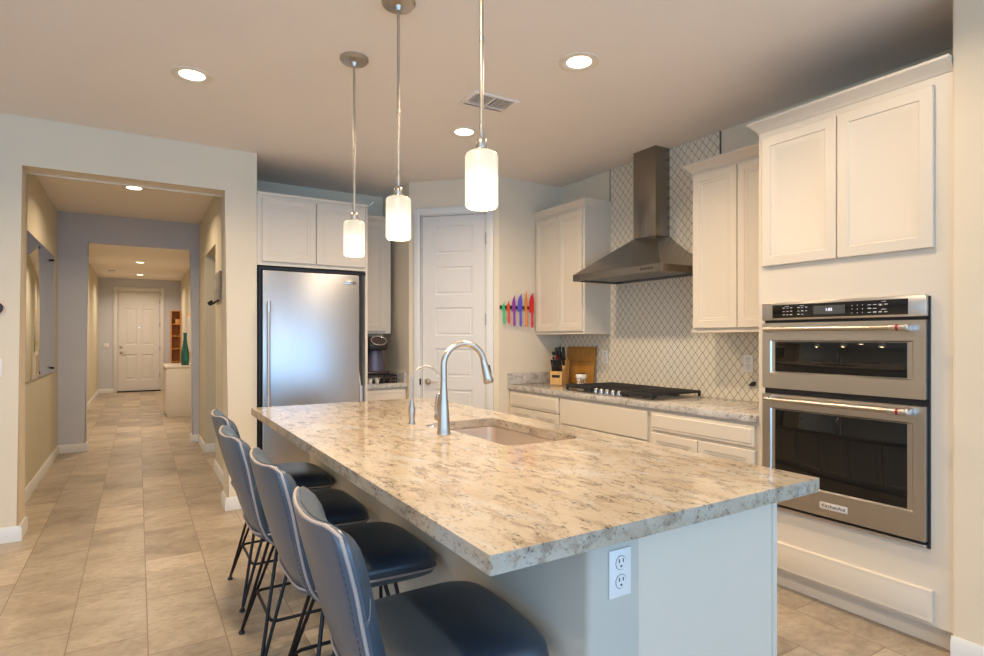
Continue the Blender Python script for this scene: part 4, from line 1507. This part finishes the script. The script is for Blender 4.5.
setb(b_s, Roughness=0.25)
MB().lathe([(0, 0), (0.033, 0), (0.036, 0.01), (0.046, 0.080), (0.044, 0.080), (0.035, 0.012), (0, 0.008)], 30).build('cup_body', m, cu, smooth=50)
MB().lathe([(0.0, 0.0805), (0.049, 0.0805), (0.049, 0.090), (0.044, 0.103), (0.040, 0.107), (0.036, 0.101), (0, 0.100)], 30).build('cup_lid', MT['plate'], cu, smooth=50)
MB().lathe([(0.0, 0.1075), (0.038, 0.1075), (0.038, 0.114), (0.0, 0.114)], 30).build('rim_band', plain('rim_brown', rgb(60, 36, 24), 0.4), cu)

# knife block
kb = empty('knife_block', (3.300, 4.150, ZT), -R(60), 'light wooden knife block on the counter corner', 'knife block')
mb = MB()
prof = [(-0.085, 0.0), (0.085, 0.0), (0.115, 0.215), (0.06, 0.245), (-0.035, 0.125), (-0.085, 0.120)]
mb.prism(prof, 0, -0.058, 0.058, 0.003, None, 1)
mb.build('block', MT['wood_block'], kb)
MB().box(-0.038, 0.038, -0.0863, -0.0852, 0.066, 0.090).build('label_plate', MT['black'], kb)
inv = kb.matrix_basis
kb_m = Matrix.Translation((3.300, 4.150, ZT)) @ Matrix.Rotation(-R(60), 4, 'Z')


def block_knife(lx, ly, lz, ln, r_, mat, label, name='kitchen_knife'):
    mb = MB()
    ax = Vector((0, -0.30, 0.95)).normalized()
    p = Vector((0, 0, 0))
    mb.tube([p, p + ax * 0.006, p + ax * ln * 0.5, p + ax * (ln - 0.006), p + ax * ln], r_, 10,
            radii=[r_ * 0.8, r_, r_ * 0.86, r_ * 1.1, r_ * 0.8])
    o = mb.build(name, mat, smooth=60)
    w_ = kb_m @ Vector((lx, ly, lz))
    o.location = w_
    o.rotation_euler = (0, 0, -R(60))
    return tag(o, label, 'knife', 'knives in the wooden block')


kd = MT['black']
for k in range(6):
    block_knife(-0.044 + k * 0.0175, -0.054, 0.1245, 0.110, 0.0084, kd, 'small black-handled steak knife in the lowest row of the block')
for k, (lx, ln) in enumerate(((-0.046, 0.13), (-0.018, 0.135), (0.012, 0.14), (0.043, 0.13))):
    block_knife(lx, 0.004, 0.176, ln, 0.0125, kd, 'black-handled knife in the middle row of the block')
for k, (lx, ln) in enumerate(((-0.034, 0.120), (0.0, 0.130), (0.036, 0.125))):
    block_knife(lx, 0.040, 0.222, ln, 0.0138, kd, 'large black-handled knife in the top row of the block')
sc_ = empty('kitchen_scissors', kb_m @ Vector((-0.020, -0.020, 0.146)), -R(60), 'scissors with red and black handles standing in the knife block', 'scissors')
ax = Vector((0, -0.30, 0.95)).normalized()
up_ = Vector((0, 0.83, 0.55))
for s, mt_ in ((-1, MT['chrome']), (1, plain('scissor_red', rgb(190, 30, 15), 0.35))):
    pts = [ax * (0.10 + 0.024 * math.cos(t)) + Vector((s * 0.013 + 0.012 * math.sin(t), -0.006, 0)) for t in [2 * PI * q / 16 for q in range(17)]]
    mb = MB().tube(pts, 0.0036, 8, cap=False)
    mb.tube([ax * 0.0, ax * 0.078 + Vector((s * 0.010, -0.006, 0))], 0.004, 8)
    mb.build('finger_loop', mt_, sc_, smooth=60)

# magnetic strip and its knives
ms = MB().box(-0.188, 0.188, -0.014, 0, -0.016, 0.016, 0.003).build('knife_strip', MT['black'], loc=(2.986, 4.3895, 1.622))
tag(ms, 'black magnetic knife strip on the cream wall', 'knife rack')


def wall_knife(x, z0, zs, z1, wb, col, label, name, tipdir=1):
    """z0 handle end, zs shoulder, z1 tip"""
    m = plain(name + '_enamel', col, 0.3)
    root = empty('coloured_knife', (x - 0.014, 4.3745, z0), 0, label, 'knife', 'coloured knives on the magnetic strip')
    hb = zs - z0
    L = z1 - z0
    y0, y1 = -0.0025, -0.0005
    s = tipdir
    blade = [(-wb * 0.50, hb), (wb * 0.5, hb), (wb * 0.52, hb + (L - hb) * 0.55), (s * wb * 0.35, L - 0.03), (s * wb * 0.42, L), (-s * wb * 0.25, L - 0.04), (-wb * 0.50, hb + (L - hb) * 0.5)]
    MB().prism(blade, 1, y0, y1).build('blade', m, root, smooth=None)
    mb = MB().tube([(0, -0.0130, 0.004), (0.0, -0.0130, 0.0), (0.001, -0.0130, 0.03), (-0.001, -0.0130, hb * 0.6), (0, -0.0130, hb + 0.006)][1:], 0.012, 10,
                   radii=[0.0095, 0.0125, 0.0105, 0.0115])
    mb.build('handle', m, root, smooth=60)
    return root


wall_knife(2.845, 1.470, 1.585, 1.680, 0.030, rgb(60, 190, 120), 'small green knife at the pantry end of the strip', 'green')
wall_knife(2.897, 1.472, 1.585, 1.690, 0.032, rgb(225, 80, 50), 'small orange-red knife beside the green one', 'orange_red')
wall_knife(2.958, 1.450, 1.585, 1.738, 0.036, rgb(150, 50, 160), 'purple knife, third from the pantry end', 'purple')
wall_knife(3.028, 1.448, 1.590, 1.755, 0.050, rgb(95, 85, 200), 'blue-violet knife with broad blade between purple and orange ones', 'violet')
wall_knife(3.094, 1.444, 1.590, 1.782, 0.030, rgb(225, 130, 40), 'long slim orange knife beside the large red one', 'orange')
wall_knife(3.160, 1.436, 1.580, 1.768, 0.055, rgb(215, 25, 25), 'large red chef knife nearest the wall cabinet', 'red', 1)

# dark hook by the tower
hk = MB().prism([(0, 0), (0.028, 0.008), (0.03, 0.022), (0.0, 0.030), (-0.012, 0.02)], 0, -0.022, 0, 0.002, None, 1).build('wall_hook', MT['iron'], loc=(XW - 0.0095, 2.318, 1.022))
hk.rotation_euler = (R(-30), 0, 0)
tag(hk, 'small dark hook on the tile right beside the oven tower', 'hook')

# ================================================================== LEFT WALL AND HALL THINGS
th = empty('thermostat', (-0.790, 4.8595, 1.535), 0, 'round black thermostat at the edge of the cream wall', 'thermostat')
MB().lathe([(0, 0), (0.036, 0), (0.042, 0.006), (0.042, 0.020), (0.038, 0.026), (0, 0.027)], 32, mat=Matrix.Rotation(R(90), 4, 'X')).build('dial', MT['black'], th)
MB().lathe([(0.042, 0.012), (0.0432, 0.012), (0.0432, 0.020), (0.042, 0.020)], 32, mat=Matrix.Rotation(R(90), 4, 'X')).build('bezel_ring', MT['red'], th)


def switch(loc, rz, label):
    root = empty('light_switch', loc, rz, label, 'light switch', 'wall light switches')
    MB().box(-0.058, 0.058, -0.006, 0, -0.06, 0.06, 0.003).build('cover_plate', MT['plate'], root)
    for s in (-0.024, 0.024):
        MB().box(s - 0.016, s + 0.016, -0.009, -0.0062, -0.033, 0.033, 0.001).build('rocker', MT['plate'], root)


switch((-0.812, 4.8595, 1.145), 0, 'white light switch below the round thermostat')
switch((-0.66, 16.7995, 1.15), 0, 'white light switch left of the front door')

mr = empty('wall_mirror', (-0.7895, 6.90, 1.60), R(90), 'large frameless mirror on the hallway wall', 'mirror')
MB().box(-0.94, 0.94, -0.010, -0.002, -0.625, 0.635, 0.001).build('glass', MT['mirror'], mr)
for x, z in ((-0.15, -0.585), (0.90, -0.585), (-0.15, 0.585), (0.90, 0.585)):
    MB().lathe([(0, 0), (0.012, 0), (0.012, 0.004), (0, 0.005)], 14, mat=Matrix.Translation((x, -0.010, z)) @ Matrix.Rotation(R(90), 4, 'X')).build('mirror_clip', MT['blackmetal'], mr)

hp_ = empty('coat_rack', (0.6695, 6.13, 1.645), FACE_X, 'framed grey picture plaque with dark coat hooks on the hallway wall', 'coat rack')
MB().box(-0.21, 0.21, -0.018, 0, 0.05, 0.33, 0.002).build('plaque', plain('plaque_frame', rgb(150, 138, 128), 0.6), hp_)
m, nt, b_s = new_mat('plaque_picture')
v_ = coords(nt, scale=(1, 1, 0.35))
nt.links.new(ramp(nt, noise(nt, v_, 26, 3), [(0.35, rgb(95, 90, 88)), (0.6, rgb(175, 170, 165))]), b_s.inputs['Base Color'])
MB().box(-0.185, 0.185, -0.0195, -0.0182, 0.07, 0.27).build('picture', m, hp_)
for x in (-0.15, -0.05, 0.05, 0.15):
    MB().tube([(x, 0, 0.06), (x, -0.03, 0.05), (x, -0.06, 0.02), (x, -0.075, 0.03), (x, -0.08, 0.05)], 0.007, 8, radii=[0.010, 0.008, 0.007, 0.007, 0.009]).build('coat_hook', MT['blackmetal'], hp_)

# entry console, vase, bookcase and framed picture
ec = empty('entry_console', (0.40, 11.10, 0), 0, 'white low cabinet standing against the entry hall wall', 'cabinet')
MB().box(0.012, 0.528, 0.012, 1.19, 0.0, 0.83, 0.002).build('body', MT['cab'], ec)
MB().box(-0.012, 0.529, 0.0, 1.2, 0.8305, 0.862, 0.004).build('top', MT['cab'], ec)
for k in range(2):
    mb = MB()
    panel(mb, 0.03 + k * 0.58, 0.59 + k * 0.58, 0.06, 0.79, 0, -0.016, [(0.04, 0), (0.045, 0.006)])
    mb.xf(Matrix.Translation((0.0119, 1.2, 0)) @ Matrix.Rotation(-R(90), 4, 'Z'))
    mb.build('cabinet_door', MT['cab'], ec, smooth=20)
m, nt, b_s = new_mat('green_glass')
v_ = coords(nt)
nt.links.new(ramp(nt, noise(nt, coords(nt, scale=(14, 14, 1)), 3, 2), [(0.35, rgb(24, 84, 74)), (0.65, rgb(50, 140, 124))]), b_s.inputs['Base Color'])
setb(b_s, Roughness=0.12)
b_s.inputs['Transmission Weight'].default_value = 0.35
vs_ = MB().lathe([(0, 0), (0.056, 0), (0.062, 0.02), (0.070, 0.12), (0.060, 0.25), (0.036, 0.38), (0.026, 0.47), (0.030, 0.57), (0.025, 0.57), (0.022, 0.47), (0, 0.40)], 28)
vs_ = vs_.build('glass_vase', m, loc=(0.705, 11.40, 0.8625), smooth=60)
tag(vs_, 'tall teal green glass vase standing on the white console', 'vase')
bs = empty('bookcase', (0.70, 16.42, 0), 0, 'narrow oak bookcase with open shelves beside the front door', 'bookcase')
MB().box(0, 0.018, 0, 0.34, 0, 2.03).box(0.205, 0.223, 0, 0.34, 0, 2.03).box(0.018, 0.205, 0.32, 0.34, 0, 2.03).box(0.018, 0.205, 0, 0.32, 2.012, 2.03).box(0.018, 0.205, 0, 0.32, 0, 0.05).build('case', MT['wood_shelf'], bs)
for z in (0.40, 0.73, 1.06, 1.38, 1.68):
    MB().box(0.0185, 0.2045, 0.002, 0.319, z, z + 0.018).build('shelf', MT['wood_shelf'], bs)
bx_ = MB().box(0, 0.10, 0, 0.16, 0, 0.12, 0.003).build('storage_box', plain('tan_card', rgb(214, 160, 100), 0.7), loc=(0.80, 16.50, 1.6985))
tag(bx_, 'small tan box on the top shelf of the oak bookcase', 'box')
pf = empty('picture_frame', (0.9295, 13.6, 1.0), FACE_X, 'pale framed picture on the wall past the console', 'picture')
MB().box(-0.80, 0.80, -0.03, 0, 0, 0.85, 0.004).build('frame', MT['wood_block'], pf)
MB().box(-0.74, 0.74, -0.032, -0.0305, 0.06, 0.79).build('print', plain('print_paper', rgb(205, 196, 184), 0.6, var=0.1), pf)
